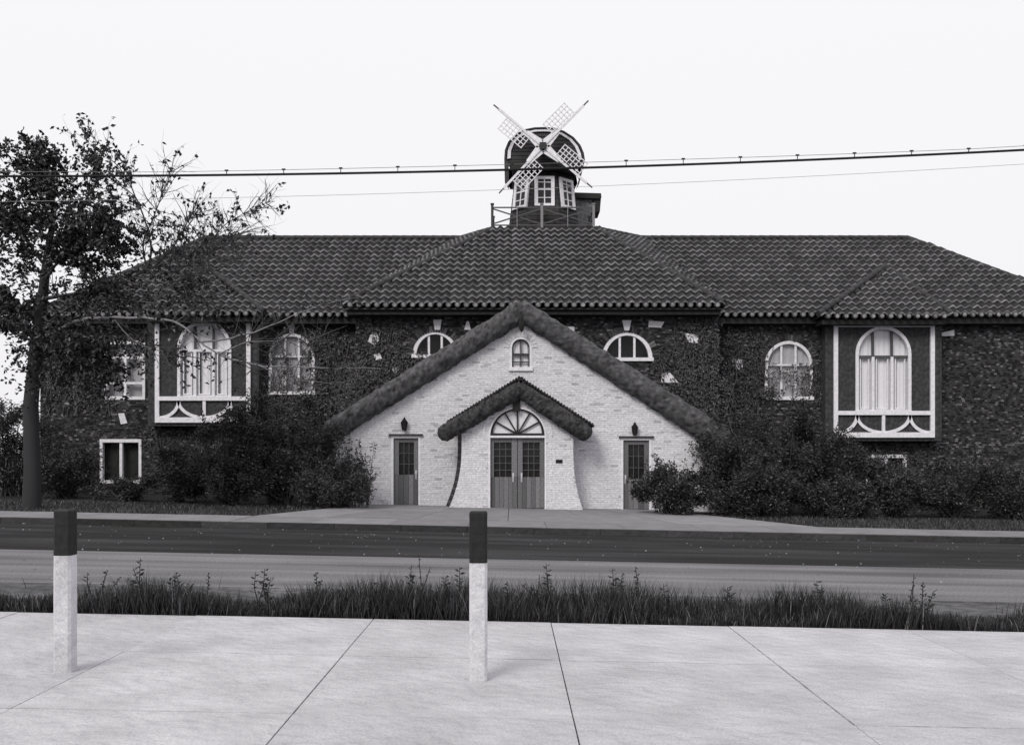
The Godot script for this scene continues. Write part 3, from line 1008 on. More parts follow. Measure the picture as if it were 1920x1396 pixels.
func bay(hall: Node3D, x0: float, x1: float, y0: float, y1: float, wx0: float, wx1: float, wy0: float, wy1: float, z: float, full: bool) -> void:
	var b := holder("bay", hall)
	var a := at(x0, y0, z)
	var e := at(x1, y1, z)
	var g := Geo.new()
	# the projecting box, dark boarded, with an opening for the window
	var cx := px((wx0 + wx1) * 0.5, z)
	var rx := (px(wx1, z) - px(wx0, z)) * 0.5
	var top := py(wy0, z)
	var sill := py(wy1, z)
	var sp := top - rx
	var dark := G(0.085)
	g.box(Vector3(a.x - 0.28, e.y - 0.12, z - 0.5), Vector3(cx - rx, a.y + 0.3, z - 0.02), dark)
	g.box(Vector3(cx + rx, e.y - 0.12, z - 0.5), Vector3(e.x + 0.28, a.y + 0.3, z - 0.02), dark)
	g.box(Vector3(cx - rx, e.y - 0.12, z - 0.5), Vector3(cx + rx, sill, z - 0.02), dark)
	g.box(Vector3(cx - rx, top, z - 0.5), Vector3(cx + rx, a.y + 0.3, z - 0.02), dark)
	# corners between the arch and its square head
	var line := arch_line(cx, sp, sp, rx, rx, 20)
	for i in line.size() - 1:
		var p: Vector2 = line[i]
		var q: Vector2 = line[i + 1]
		g.quad(Vector3(p.x, p.y, z - 0.021), Vector3(q.x, q.y, z - 0.021), Vector3(q.x, top + 0.001, z - 0.021), Vector3(p.x, top + 0.001, z - 0.021), dark)
	part("bay_box", g, M.stucco, b)
	# white frame: sides, head, foot, middle rail
	var fw := 0.15
	var white := G(0.82)
	for s in [[a.x, a.x + fw, e.y, a.y], [e.x - fw, e.x, e.y, a.y], [a.x + fw, e.x - fw, a.y - fw * 0.8, a.y], [a.x + fw, e.x - fw, e.y, e.y + fw * 1.25], [a.x + fw, e.x - fw, sill - fw * 1.0, sill]]:
		g = Geo.new()
		g.box(Vector3(s[0], s[2], z - 0.018), Vector3(s[1], s[3], z + 0.07), white)
		part("frame_rail", g, M.paint, b)
	# the curved ornament below the rail
	var ftop := sill - fw
	var fbot := e.y + fw * 1.2
	var rr := ftop - fbot
	for s in [[cx - rx, -1.0], [cx - rx, 1.0], [cx + rx, -1.0], [cx + rx, 1.0]]:
		var lo: Array = []
		var hi: Array = []
		var reach: float = rx if s[1] * (s[0] - cx) < 0.0 else absf((a.x + fw if s[0] < cx else e.x - fw) - s[0])
		for i in 13:
			var t := PI * 0.5 * i / 12
			var ox: float = s[0] + s[1] * (reach * (1.0 - cos(t)))
			var oy := ftop - rr * sin(t)
			var d := Vector2(-cos(t) * s[1], -sin(t)).normalized() * 0.055
			lo.append(Vector2(ox, oy) + d)
			hi.append(Vector2(ox, oy) - d)
		g = Geo.new()
		if s[1] > 0: strip(g, hi, lo, z + 0.05, 0.066, white)
		else: strip(g, lo, hi, z + 0.05, 0.066, white)
		part("ornament", g, M.paint, b)
	g = Geo.new()
	g.box(Vector3(cx - 0.055, fbot, z - 0.018), Vector3(cx + 0.055, ftop, z + 0.048), white)
	part("ornament", g, M.paint, b)
	# the window itself
	var o := opening(cx, sill, sp, rx, rx)
	g = Geo.new()
	strip(g, arch_line(cx, sill, sp, rx + 0.05, rx + 0.05, 20), arch_line(cx, sill, sp, rx - 0.06, rx - 0.06, 20), z + 0.04, 0.16, white)
	part("window_casing", g, M.paint, b)
	var bars := [0.31, 0.67]
	for t in bars:
		var x: float = cx + (t * 2.0 - 1.0) * rx
		var h: float = sqrt(maxf(0.0, rx * rx - pow(x - cx, 2.0)))
		g = Geo.new()
		g.box(Vector3(x - 0.05, sill, z - 0.1), Vector3(x + 0.05, sp - 0.1, z + 0.0), white)
		part("mullion", g, M.paint, b)
		g = Geo.new()
		g.box(Vector3(x - 0.035, sp - 0.1, z - 0.1), Vector3(x + 0.035, sp + h - 0.03, z - 0.01), G(0.08))
		part("glazing_bar", g, M.paint, b)
	g = Geo.new()
	g.box(Vector3(cx - rx + 0.05, sp - 0.14, z - 0.1), Vector3(cx + rx - 0.05, sp - 0.05, z - 0.005), G(0.1) if full else white)
	part("transom", g, M.paint, b)
	# sashes: a slim white rim in each of the three lights
	var xs := [cx - rx + 0.06, cx + (0.31 * 2 - 1) * rx, cx + (0.67 * 2 - 1) * rx, cx + rx - 0.06]
	for i in 3:
		var l: float = xs[i] + (0.0 if i == 0 else 0.05)
		var r: float = xs[i + 1] - (0.0 if i == 2 else 0.05)
		g = Geo.new()
		for s in [[l + 0.07, l + 0.11, sill + 0.06, sp - 0.16], [r - 0.11, r - 0.07, sill + 0.06, sp - 0.16], [l + 0.11, r - 0.11, sill + 0.06, sill + 0.11]]:
			g.box(Vector3(s[0], s[2], z - 0.12), Vector3(s[1], s[3], z - 0.05), white)
		g.box(Vector3(l + 0.112, sill + 0.06, z - 0.125), Vector3(l + 0.14, sp - 0.16, z - 0.09), G(0.06))
		g.box(Vector3(l, sill + 0.005, z - 0.12), Vector3(r, sill + 0.045, z - 0.04), white)
		part("sash", g, M.paint, b)
	g = Geo.new()
	plate(g, arch_line(cx, sill + 0.01, sp, rx - 0.05, rx - 0.05, 20), z - 0.13, 0.006, G(1))
	part("pane", g, M.glass, b)
	g = Geo.new()
	var k := 30
	for i in k:
		var u0 := cx - rx + 2.0 * rx * i / k
		var u1 := cx - rx + 2.0 * rx * (i + 1) / k
		var za := z - 0.17 + 0.012 * sin(i * 2.1)
		var zb := z - 0.17 + 0.012 * sin((i + 1) * 2.1)
		g.quad(Vector3(u0, sill - 0.02, za), Vector3(u1, sill - 0.02, zb), Vector3(u1, top, zb), Vector3(u0, top, za), G(0.88))
	part("curtain", g, M.cloth, b)

func build_roof(hall: Node3D) -> void:
	var ze := -1.9
	var zwe := -4.1
	var zr := -9.5
	var he := py(572, ze)
	var hr := py(447, zr)
	var A := at(925, 430, -7.1)
	var A2 := at(1118, 430, -7.1)
	var C := Vector3(px(643, ze), he, ze)
	var C2 := Vector3(px(1358, ze), he, ze)
	var B := Vector3(px(865, zr), hr, zr)
	var B2 := Vector3(px(1202, zr), hr, zr)
	var D := Vector3(C.x, he, zwe)
	var D2 := Vector3(C2.x, he, zwe)
	var EL := Vector3(px(57, zwe), he, zwe)
	var ER := Vector3(21.7, he, zwe)
	var RL := Vector3(px(385, zr), hr, zr)
	var RR := Vector3(px(1702, zr), hr, zr)
	var zb := -14.9
	var o := holder("roof", hall)
	# boarding under the tiles
	var g := Geo.new()
	var col := G(0.03)
	g.fan([C, C2, A2, A], col)
	g.fan([C, A, B], col); g.fan([A2, C2, B2], col)
	g.fan([C, B, D], col); g.fan([C2, D2, B2], col)
	g.fan([EL, D, B, RL], col); g.fan([D2, ER, RR, B2], col)
	var BL := Vector3(EL.x, he, zb)
	var BR := Vector3(ER.x, he, zb)
	g.fan([BR, BL, RL, RR], col)
	g.fan([BL, EL, RL], col); g.fan([ER, BR, RR], col)
	var pf := at(925, 428, -7.1)
	# flat under the windmill
	g.box(Vector3(A.x, A.y - 0.6, -11.6), Vector3(A2.x, A.y - 0.02, -7.12), col)
	part("roof_boarding", g, M.tile, o)
	# tiles
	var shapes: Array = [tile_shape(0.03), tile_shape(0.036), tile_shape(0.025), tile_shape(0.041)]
	var meshes: Array = []
	for s in shapes: meshes.append(s.mesh())
	var rest := Geo.new()
	var singles: Array = []
	var yes := func(_p): return true
	tile_plane([C, C2, A2, A], shapes, rest, singles, 290, yes)
	tile_plane([D, C, B], [shapes[0]], rest, singles, 0, yes)
	tile_plane([C2, D2, B2], [shapes[0]], rest, singles, 0, yes)
	var wing_l: Array = [EL, D, B, RL]
	var wing_r: Array = [D2, ER, RR, B2]
	tile_plane(wing_l, shapes, rest, singles, 0, yes)
	tile_plane(wing_r, shapes, rest, singles, 0, yes)
	# facets between the centre and the wings
	facet_tiles(C, A, B, shapes, rest)
	facet_tiles(C2, A2, B2, shapes, rest)
	# little hips over the bays
	for q in [[1538.0, 1782.0, 1660.0, 506.0, 593.0], [268.0, 492.0, 380.0, 500.0, 588.0]]:
		var zz := -3.45
		var L := at(q[0], q[4], zz)
		var R := at(q[1], q[4], zz)
		var t: float = (857.0 - q[3]) / FOCAL
		# the point of the hip lies on the wing's slope
		var k := (hr - he) / (zwe - zr)
		var dd: float = (he - EYE - t * (DIST - zwe)) / (t - k)
		var P := at(q[2], q[3], zwe - dd) + Vector3(0, 0.12, 0)
		g = Geo.new()
		var L2 := Vector3(L.x, L.y - 0.02, zwe - 0.1)
		var R2 := Vector3(R.x, R.y - 0.02, zwe - 0.1)
		g.fan([L, R, P], col); g.fan([L, P, L2], col); g.fan([R, R2, P], col)
		g.quad(L, L2, R2, R, col)
		part("bay_roof", g, M.tile, o)
		tile_plane([L, R, P], shapes, rest, singles, 0, yes)
		g = Geo.new()
		ridge_caps(g, L + Vector3(-0.05, 0.06, 0), P, 0.1)
		ridge_caps(g, R + Vector3(0.05, 0.06, 0), P, 0.1)
		part("hip_caps", g, M.tile, o)
		var gp := Geo.new()
		eave_ends(rest, gp, L + Vector3(0.1, 0.0, 0.02), R + Vector3(-0.1, 0.0, 0.02))
		part("mortar_plugs", gp, M.stucco, o).set_meta("kind", "stuff")
		g = Geo.new()
		g.box(Vector3(L.x + 0.1, L.y - 0.26, -4.6), Vector3(R.x - 0.1, L.y - 0.1, zz - 0.1), G(0.03))
		part("fascia", g, M.wood, o)
	for s in singles:
		var t := MeshInstance3D.new()
		t.name = "tile"
		t.mesh = meshes[s[1]]
		t.material_override = M.tile
		o.add_child(t, true)
		t.transform = s[0]
	var plugs := Geo.new()
	eave_ends(rest, plugs, C + Vector3(0.1, 0.0, 0.02), C2 + Vector3(-0.1, 0.0, 0.02))
	eave_ends(rest, plugs, EL + Vector3(0.1, 0, 0.02), D + Vector3(-0.1, 0, 0.02))
	eave_ends(rest, plugs, D2 + Vector3(0.1, 0, 0.02), ER + Vector3(-0.1, 0, 0.02))
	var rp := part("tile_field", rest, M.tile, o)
	rp.set_meta("kind", "stuff")
	part("mortar_plugs", plugs, M.stucco, o).set_meta("kind", "stuff")
	g = Geo.new()
	for q in [[RL, B], [B2, RR], [EL, RL], [ER, RR], [C + Vector3(0, 0.05, 0), A], [C2 + Vector3(0, 0.05, 0), A2], [A, B], [A2, B2]]:
		ridge_caps(g, q[0], q[1], 0.1)
	part("ridge_caps", g, M.tile, o).set_meta("kind", "stuff")
	# fascia boards and soffits
	g = Geo.new()
	g.box(Vector3(C.x + 0.1, he - 0.3, -2.49), Vector3(C2.x - 0.1, he - 0.09, ze - 0.08), G(0.03))
	g.box(Vector3(EL.x + 0.1, he - 0.3, -4.59), Vector3(C.x + 0.3, he - 0.09, zwe - 0.08), G(0.03))
	g.box(Vector3(C2.x - 0.3, he - 0.3, -4.59), Vector3(ER.x - 0.1, he - 0.09, zwe - 0.08), G(0.03))
	part("fascia", g, M.wood, o)
	g = Geo.new()
	g.tube([Vector3(C.x + 0.1, he - 0.13, ze - 0.02), Vector3(C2.x - 0.1, he - 0.13, ze - 0.02)], [0.05, 0.05], 8, G(0.04), true)
	part("gutter", g, M.metal, o)
	roof.deck = A.y
	roof.x0 = A.x
	roof.x1 = A2.x

func facet_tiles(c: Vector3, a: Vector3, b: Vector3, shapes: Array, rest: Geo) -> void:
	# a triangular plane: its courses run level
	var nrm := (a - c).cross(b - c).normalized()
	if nrm.y < 0: nrm = -nrm
	var u := Vector3(0, 1, 0).cross(nrm).normalized()
	if u.x < 0: u = -u
	var up := nrm.cross(u)
	if up.y < 0: up = -up
	var flat: Array = []
	for p in [c, a, b]: flat.append(Vector2((p - c).dot(u), (p - c).dot(up)))
	var y := 0.0
	while y < 9.0:
		var x := -9.0
		while x < 9.0:
			var m := Vector2(x + 0.15, y + 0.22)
			if inside(flat, m): rest.add(shapes[rng.randi() % shapes.size()], Transform3D(Basis(u, nrm, -up), c + u * m.x + up * y + nrm * 0.015), rng.randf_range(0.8, 1.2))
			x += 0.3
		y += 0.44

# ------------------------------------------------------------------ the windmill
func octagon(r: float) -> Array:
	var p: Array = []
	for k in 8:
		var a := PI / 8.0 + TAU * k / 8.0
		p.append(Vector2(sin(a) * r, cos(a) * r))
	return p

func build_windmill() -> void:
	var zc := -9.0
	var cx := px(1019, zc)
	var dk: float = roof.deck
	var mill := thing("windmill", Vector3(cx, dk, zc), "small dark windmill with white lattice sails and railed gallery on the roof", "windmill")
	var g := Geo.new()
	# shingled eight-sided body, course by course
	var y0 := dk
	var y1 := py(312, zc + 1.0)
	var r0 := 1.58
	var r1 := 1.22
	var n := 16
	for i in n:
		var ya := lerpf(y0, y1, float(i) / n)
		var yb := lerpf(y0, y1, float(i + 1) / n)
		var ra := lerpf(r0, r1, float(i) / n) + 0.022
		var rb := lerpf(r0, r1, float(i + 1) / n)
		var oa := octagon(ra)
		var ob := octagon(rb)
		for k in 8:
			var l := (k + 1) % 8
			var m := 9
			for j in m:
				var a2: Vector2 = oa[k].lerp(oa[l], float(j) / m)
				var b2: Vector2 = oa[k].lerp(oa[l], float(j + 1) / m)
				var c2: Vector2 = ob[k].lerp(ob[l], float(j + 1) / m)
				var d2: Vector2 = ob[k].lerp(ob[l], float(j) / m)
				var e := rng.randf_range(0, 0.012)
				g.quad(Vector3(cx + a2.x, ya - e, zc + a2.y), Vector3(cx + b2.x, ya - e, zc + b2.y), Vector3(cx + c2.x, yb, zc + c2.y), Vector3(cx + d2.x, yb, zc + d2.y), G(rng.randf_range(0.022, 0.05)))
			g.quad(Vector3(cx + oa[k].x, ya, zc + oa[k].y), Vector3(cx + ob[k].x, ya, zc + ob[k].y), Vector3(cx + ob[l].x, ya, zc + ob[l].y), Vector3(cx + oa[l].x, ya, zc + oa[l].y), G(0.02))
	part("body", g, M.wood, mill)
	# three windows on the sides that face the street
	for f in [-1, 0, 1]:
		var a: float = f * PI / 4.0
		var nx := Vector3(sin(a), 0, cos(a))
		var sx := Vector3(cos(a), 0, -sin(a))
		var ap := cos(PI / 8.0)
		var wa := py(387, zc + 1.3)
		var wb := py(331, zc + 1.2)
		var ra := lerpf(r0, r1, (wa - y0) / (y1 - y0)) * ap + 0.045
		var rb := lerpf(r0, r1, (wb - y0) / (y1 - y0)) * ap + 0.045
		var lo := Vector3(cx, wa, zc) + nx * ra
		var hi := Vector3(cx, wb, zc) + nx * rb
		var up := (hi - lo).normalized()
		var out := sx.cross(up).normalized()
		var bs := Basis(sx, up, out)
		var h := (hi - lo).length()
		var w := 0.4
		var mid := (lo + hi) * 0.5
		var win := holder("window", mill)
		g = Geo.new()
		for s in [-1, 1]: g.obox(mid + sx * (w - 0.07) * s, Vector3(0.07, h * 0.5, 0.05), bs, G(0.82))
		g.obox(mid + up * (h * 0.5 - 0.06), Vector3(w - 0.14, 0.06, 0.048), bs, G(0.82))
		g.obox(mid - up * (h * 0.5 - 0.05), Vector3(w - 0.14, 0.05, 0.056), bs, G(0.82))
		part("casing", g, M.paint, win)
		g = Geo.new()
		g.obox(mid, Vector3(0.022, h * 0.5 - 0.11, 0.03), bs, G(0.8))
		part("mullion", g, M.paint, win)
		for t in [-0.22, 0.06, 0.3]:
			g = Geo.new()
			g.obox(mid + up * (h * t), Vector3(w - 0.14, 0.016 if t != 0.06 else 0.03, 0.028), bs, G(0.8))
			part("transom", g, M.paint, win)
		g = Geo.new()
		g.obox(mid + out * 0.012, Vector3(w - 0.12, h * 0.5 - 0.08, 0.003), bs, G(1))
		part("pane", g, M.glass, win)
		g = Geo.new()
		g.obox(mid - out * 0.004, Vector3(w - 0.12, h * 0.5 - 0.08, 0.006), bs, G(0.03))  # dark sheet painted as the mill's unlit inside
		part("blind_or_dark_backing", g, M.cloth, win)
	# the cap: a boarded, round-headed hood running front to back
	var zf := -7.45
	var zb := -10.6
	var line: Array = []
	for q in [[957, 313], [949, 299], [950, 283], [956, 268], [968, 255], [985, 246], [1003, 242.5], [1020, 242], [1038, 243], [1056, 249], [1073, 260], [1085, 274], [1091, 288], [1093, 301], [1087, 313]]:
		var p := at(q[0], q[1], zf)
		line.append(Vector2(p.x, p.y))
	g = Geo.new()
	var mid2 := Vector2(px(1021, zf), py(285, zf))
	for i in line.size() - 1:
		var a: Vector2 = line[i]
		var b: Vector2 = line[i + 1]
		var ah := mid2 + (a - mid2) * 1.05
		var bh := mid2 + (b - mid2) * 1.05
		g.quad(Vector3(ah.x, ah.y, zf + 0.12), Vector3(bh.x, bh.y, zf + 0.12), Vector3(bh.x, bh.y, zb), Vector3(ah.x, ah.y, zb), G(0.045))
		g.quad(Vector3(a.x, a.y, zf + 0.12), Vector3(b.x, b.y, zf + 0.12), Vector3(bh.x, bh.y, zf + 0.12), Vector3(ah.x, ah.y, zf + 0.12), G(0.05))
		g.quad(Vector3(a.x, a.y, zf + 0.12), Vector3(a.x, a.y, zf - 0.1), Vector3(b.x, b.y, zf - 0.1), Vector3(b.x, b.y, zf + 0.12), G(0.05))
	plate(g, line, zb, 0.05, G(0.04))
	part("cap", g, M.wood, mill)
	# front boards of the cap
	var yb0 := py(313, zf)
	var yt := py(242, zf)
	var k2 := 10
	for i in k2:
		var ya := lerpf(yb0, yt, float(i) / k2)
		var yb := lerpf(yb0, yt, float(i + 1) / k2)
		var xa := cap_span(line, (ya * 0.8 + yb * 0.2))
		var xb := cap_span(line, (yb * 0.9 + ya * 0.1))
		g = Geo.new()
		g.prism([Vector3(xa.x, ya + 0.008, zf + 0.02), Vector3(xa.y, ya + 0.008, zf + 0.02), Vector3(xb.y, yb, zf), Vector3(xb.x, yb, zf)], Vector3(0, 0, -0.06), G(rng.randf_range(0.03, 0.06)))
		part("board", g, M.wood, mill)
	# white curved trim
	g = Geo.new()
	var o2: Array = []
	var i2: Array = []
	for i in range(1, line.size() - 1):
		o2.append(mid2 + (line[i] - mid2) * 0.97)
		i2.append(mid2 + (line[i] - mid2) * 0.885)
	strip(g, o2, i2, zf + 0.075, 0.05, G(0.85))
	part("trim", g, M.paint, mill)
	g = Geo.new()
	g.prism([at(957, 316, zf + 0.05), at(1087, 316, zf + 0.05), at(1091, 302, zf + 0.05), at(950, 302, zf + 0.05)], Vector3(0, 0, -0.04), G(0.028))
	part("skirt_board", g, M.wood, mill)
	g = Geo.new()
	g.prism([Vector3(cx - 1.25, yb0 - 0.08, zf + 0.03), Vector3(cx + 1.25, yb0 - 0.08, zf + 0.03), Vector3(cx + 1.3, yb0 - 0.02, zf + 0.03), Vector3(cx - 1.3, yb0 - 0.02, zf + 0.03)], Vector3(0, 0, -3.0), G(0.03))
	part("cap_floor", g, M.wood, mill)
	# sails
	var zs := -6.95
	var hub := at(1018, 274, zs)
	g = Geo.new()
	g.box(hub + Vector3(-0.13, -0.13, -0.02), hub + Vector3(0.13, 0.13, 0.1), G(0.04))
	g.tube([hub + Vector3(0, 0, 0), hub + Vector3(0, 0, -0.6)], [0.09, 0.09], 10, G(0.05), true)
	part("hub", g, M.metal, mill)
	for k in 4:
		var ang: float = deg_to_rad([-40.0, 45.0, 140.0, 227.0][k])
		var d := Vector3(cos(ang), sin(ang), 0)
		var s := Vector3(-d.y, d.x, 0)
		var b := Basis(s, d, s.cross(d))
		var sail := holder("sail", mill)
		g = Geo.new()
		# root: a plank that widens to the hub
		g.prism([hub + s * 0.2 + d * 0.13, hub + s * 0.1 + d * 0.85, hub - s * 0.1 + d * 0.85, hub - s * 0.2 + d * 0.13], Vector3(0, 0, -0.05), G(0.84))
		part("root", g, M.paint, sail)
		g = Geo.new()
		g.obox(hub + d * 1.2 + Vector3(0, 0, 0.012), Vector3(0.045, 1.05, 0.024), b, G(0.82))
		g.obox(hub + d * 2.35 + Vector3(0, 0, 0.012), Vector3(0.025, 0.16, 0.02), b, G(0.1))
		part("stock", g, M.paint, sail)
		var lat := Geo.new()
		for i in 8:
			var rr := 0.62 + i * 0.165
			lat.obox(hub + d * rr + s * 0.31, Vector3(0.29, 0.017, 0.011), b, G(0.82))
		for i in 4:
			var ss := 0.16 * i + 0.12
			lat.obox(hub + d * (0.62 + 0.5775) + s * ss + Vector3(0, 0, 0.016), Vector3(0.017, 0.6, 0.01), b, G(0.82))
		part("lattice", lat, M.paint, sail)
	# gallery
	var zg := -7.2
	var gx0 := px(923, zg)
	var gx1 := px(1117, zg)
	g = Geo.new()
	g.box(Vector3(gx0 - 0.1, dk + 0.0, -11.5), Vector3(gx1 + 0.1, dk + 0.07, zg + 0.1), G(0.04))
	part("deck", g, M.wood, mill)
	var ht := py(386, zg)
	var hb := dk + 0.07
	var posts := [Vector3(gx0, 0, zg), Vector3(px(1016, zg), 0, zg), Vector3(px(1113, zg), 0, zg), Vector3(gx0, 0, -11.3), Vector3(px(1113, zg), 0, -11.3), Vector3(gx0, 0, -9.2), Vector3(px(1113, zg), 0, -9.2)]
	for i in posts.size():
		var p: Vector3 = posts[i]
		g = Geo.new()
		g.box(Vector3(p.x - 0.05, hb, p.z - 0.05), Vector3(p.x + 0.05, ht + 0.05, p.z + 0.05), G(0.06 if i != 1 and i != 2 else 0.3))
		g.box(Vector3(p.x - 0.07, ht + 0.05, p.z - 0.07), Vector3(p.x + 0.07, ht + 0.1, p.z + 0.07), G(0.06 if i != 1 and i != 2 else 0.25))
		part("rail_post", g, M.wood, mill)
	for q in [[0, 1], [1, 2], [0, 5], [5, 3], [2, 6], [6, 4], [3, 4]]:
		var a: Vector3 = posts[q[0]]
		var b: Vector3 = posts[q[1]]
		var front: bool = a.z > -8 and b.z > -8
		var tone := 0.11 if front else 0.05
		for t in [[ht - 0.06, ht - 0.06], [hb + 0.12, hb + 0.12], [hb + 0.16, ht - 0.1], [ht - 0.1, hb + 0.16]]:
			g = Geo.new()
			var dz := 0.0
			if t[0] < t[1]: dz = 0.018
			if t[0] > t[1]: dz = -0.018
			g.bar(Vector3(a.x, t[0], a.z + dz), Vector3(b.x, t[1], b.z + dz), 0.05, 0.035, G(tone))
			part("rail" if t[0] == t[1] else "brace", g, M.wood, mill)
		if front:
			g = Geo.new()
			var m := (a + b) * 0.5
			g.bar(Vector3(m.x, hb, m.z + 0.03), Vector3(m.x, ht - 0.05, m.z + 0.03), 0.03, 0.02, G(0.3))
			part("baluster", g, M.wood, mill)
	# roof hut behind the mill
	var zh := -11.8
	var hx0 := px(1060, zh)
	var hx1 := px(1113, zh)
	var hut := thing("roof_hut", Vector3(hx1 - 0.5, dk - 0.1, zh - 0.6), "grey flat-roofed stair hut on the roof behind the windmill", "hut")
	g = Geo.new()
	g.box(Vector3(hx0, dk - 0.7, zh - 1.4), Vector3(hx1, py(370, zh), zh), G(0.36))
	part("wall", g, M.stucco, hut)
	g = Geo.new()
	g.prism([at(1060, 370, zh + 0.2), at(1122, 372, zh + 0.2), at(1128, 369, zh + 0.2), at(1127, 362, zh + 0.2), at(1060, 360, zh + 0.2)], Vector3(0, 0, -1.8), G(0.03))
	part("flat_roof", g, M.wood, hut)
	g = Geo.new()
	g.prism([at(1113.5, 398, zh + 0.1), at(1125, 396, zh + 0.1), at(1127, 372, zh + 0.1), at(1113.5, 370, zh + 0.1)], Vector3(0, 0, -1.2), G(0.03))
	part("side_panel", g, M.wood, hut)

func cap_span(line: Array, y: float) -> Vector2:
	var lo := 1e9
	var hi := -1e9
	for i in line.size() - 1:
		var a: Vector2 = line[i]
		var b: Vector2 = line[i + 1]
		if (a.y - y) * (b.y - y) <= 0.0 and absf(a.y - b.y) > 1e-6:
			var x := lerpf(a.x, b.x, (y - a.y) / (b.y - a.y))
			lo = minf(lo, x); hi = maxf(hi, x)
	if lo > hi: return Vector2(line[7].x - 0.2, line[7].x + 0.2)
	return Vector2(lo, hi)

# ------------------------------------------------------------------ plants
func leaf_tone(v: float) -> Color:
	return G(0.14 if rng.randf() < 0.03 else v * rng.randf_range(0.3, 1.25))  # a few leaves coloured pale as glossy glints

func rand_dir() -> Vector3:
	return Vector3(rng.randfn(), rng.randfn(), rng.randfn()).normalized()

func put_leaf(g: Geo, p: Vector3, l: float, w: float, v: float) -> void:
	var d := rand_dir()
	d.y = d.y * 0.6 - 0.1
	d = d.normalized()
	var s := d.cross(rand_dir()).normalized()
	g.leaf(p, d, s, l, w, leaf_tone(v))

func shrub(label: String, group: String, x: float, z: float, rx: float, h: float, rz: float, leaves: int, size: float, tone: float, sprigs: int, sd: int, category := "shrub", called := "shrub") -> void:
	rng.seed = sd
	var b := Vector3(x, ground(x), z)
	var t := thing(called, b, label, category, group)
	var stems := Geo.new()
	var fol := Geo.new()
	var clumps: Array = []
	var nc := int(24 + rx * h * 7)
	for i in nc:
		var d := rand_dir()
		var r := pow(rng.randf(), 0.4)
		var c := b + Vector3(d.x * rx * r, h * 0.46 + d.y * h * 0.46 * r, d.z * rz * r)
		c.x += noise.get_noise_3dv(c * 30.0) * rx * 0.35
		c.y += noise.get_noise_3dv(c * 24.0 + Vector3(70, 0, 0)) * h * 0.16
		c.y = maxf(c.y, b.y + 0.12)
		clumps.append([c, rng.randf_range(0.14, 0.36) * minf(1.0, h * 0.5 + 0.25)])
		if i % 2 == 0:
			var m := b.lerp(c, 0.5) + Vector3(rng.randf_range(-0.1, 0.1), 0.1, rng.randf_range(-0.1, 0.1))
			stems.tube([b + Vector3(rng.randf_range(-0.2, 0.2) * rx, -0.05, rng.randf_range(-0.15, 0.15)), m, c], [0.03, 0.018, 0.006], 5, G(0.06))
	for i in int(leaves * 1.8):
		var q: Array = clumps[rng.randi() % nc]
		var d := rand_dir()
		var p: Vector3 = q[0] + d * (q[1] * pow(rng.randf(), 0.45) * 1.25)
		if p.y < b.y + 0.02: p.y = b.y + rng.randf() * 0.15
		put_leaf(fol, p, size * rng.randf_range(0.7, 1.4), size * rng.randf_range(0.35, 0.6), tone)
	for i in sprigs:
		var q: Array = clumps[rng.randi() % nc]
		var a: Vector3 = q[0]
		var d := ((a - b) * Vector3(1, 0.3, 1) + Vector3(0, 0.5 * h, 0)).normalized() * rng.randf_range(0.25, 0.7)
		d += Vector3(rng.randf_range(-0.2, 0.2), rng.randf_range(0, 0.2), rng.randf_range(-0.1, 0.2))
		sprig(stems, fol, a, a + d, size * 1.3, tone)
	part("stems", stems, M.bark, t).set_meta("kind", "stuff")
	part("foliage", fol, M.leaf, t)

func sprig(stems: Geo, fol: Geo, a: Vector3, e: Vector3, size: float, tone: float) -> void:
	var m := a.lerp(e, 0.5) + rand_dir() * 0.04
	stems.tube([a, m, e], [0.009, 0.007, 0.004], 4, G(0.06))
	var n := int((e - a).length() / 0.06) + 2
	var d := (e - a).normalized()
	for k in n:
		var p := a.lerp(m, k * 2.0 / n) if k * 2 < n else m.lerp(e, k * 2.0 / n - 1.0)
		var o := (rand_dir() + d * 0.5).normalized()
		fol.leaf(p, o, o.cross(rand_dir()).normalized(), size * rng.randf_range(0.7, 1.2), size * 0.5, leaf_tone(tone))

func leafy_shrub(label: String, group: String, x: float, z: float, spread: float, h: float, canes: int, size: float, tone: float, sd: int) -> void:
	# upright canes with single leaves that stand out against the white wall
	rng.seed = sd
	var b := Vector3(x, ground(x), z)
	var t := thing("shrub", b, label, "shrub", group)
	var stems := Geo.new()
	var fol := Geo.new()
	for i in canes:
		var o := b + Vector3(rng.randf_range(-0.6, 0.6) * spread, 0, rng.randf_range(-0.3, 0.3))
		var e := o + Vector3(rng.randf_range(-0.45, 0.45) * spread, h * rng.randf_range(0.5, 1.0), rng.randf_range(-0.3, 0.3))
		var m := o.lerp(e, 0.5) + Vector3(rng.randf_range(-0.1, 0.1), 0.08, 0)
		stems.tube([o, m, e], [0.014, 0.01, 0.005], 5, G(0.07))
		for k in 22:
			var s := sqrt(rng.randf())
			var p := o.lerp(m, s * 2.0) if s < 0.5 else m.lerp(e, s * 2.0 - 1.0)
			var d := (rand_dir() * Vector3(1, 0.5, 1) + Vector3(0, 0.25, 0)).normalized()
			fol.leaf(p + d * 0.02, d, d.cross(rand_dir()).normalized(), size * rng.randf_range(0.7, 1.3), size * 0.42, leaf_tone(tone))
		if i % 2 == 0: sprig(stems, fol, m, m + Vector3(rng.randf_range(-0.35, 0.35), rng.randf_range(0.1, 0.4), 0.1), size, tone)
	part("stems", stems, M.bark, t).set_meta("kind", "stuff")
	part("foliage", fol, M.leaf, t)

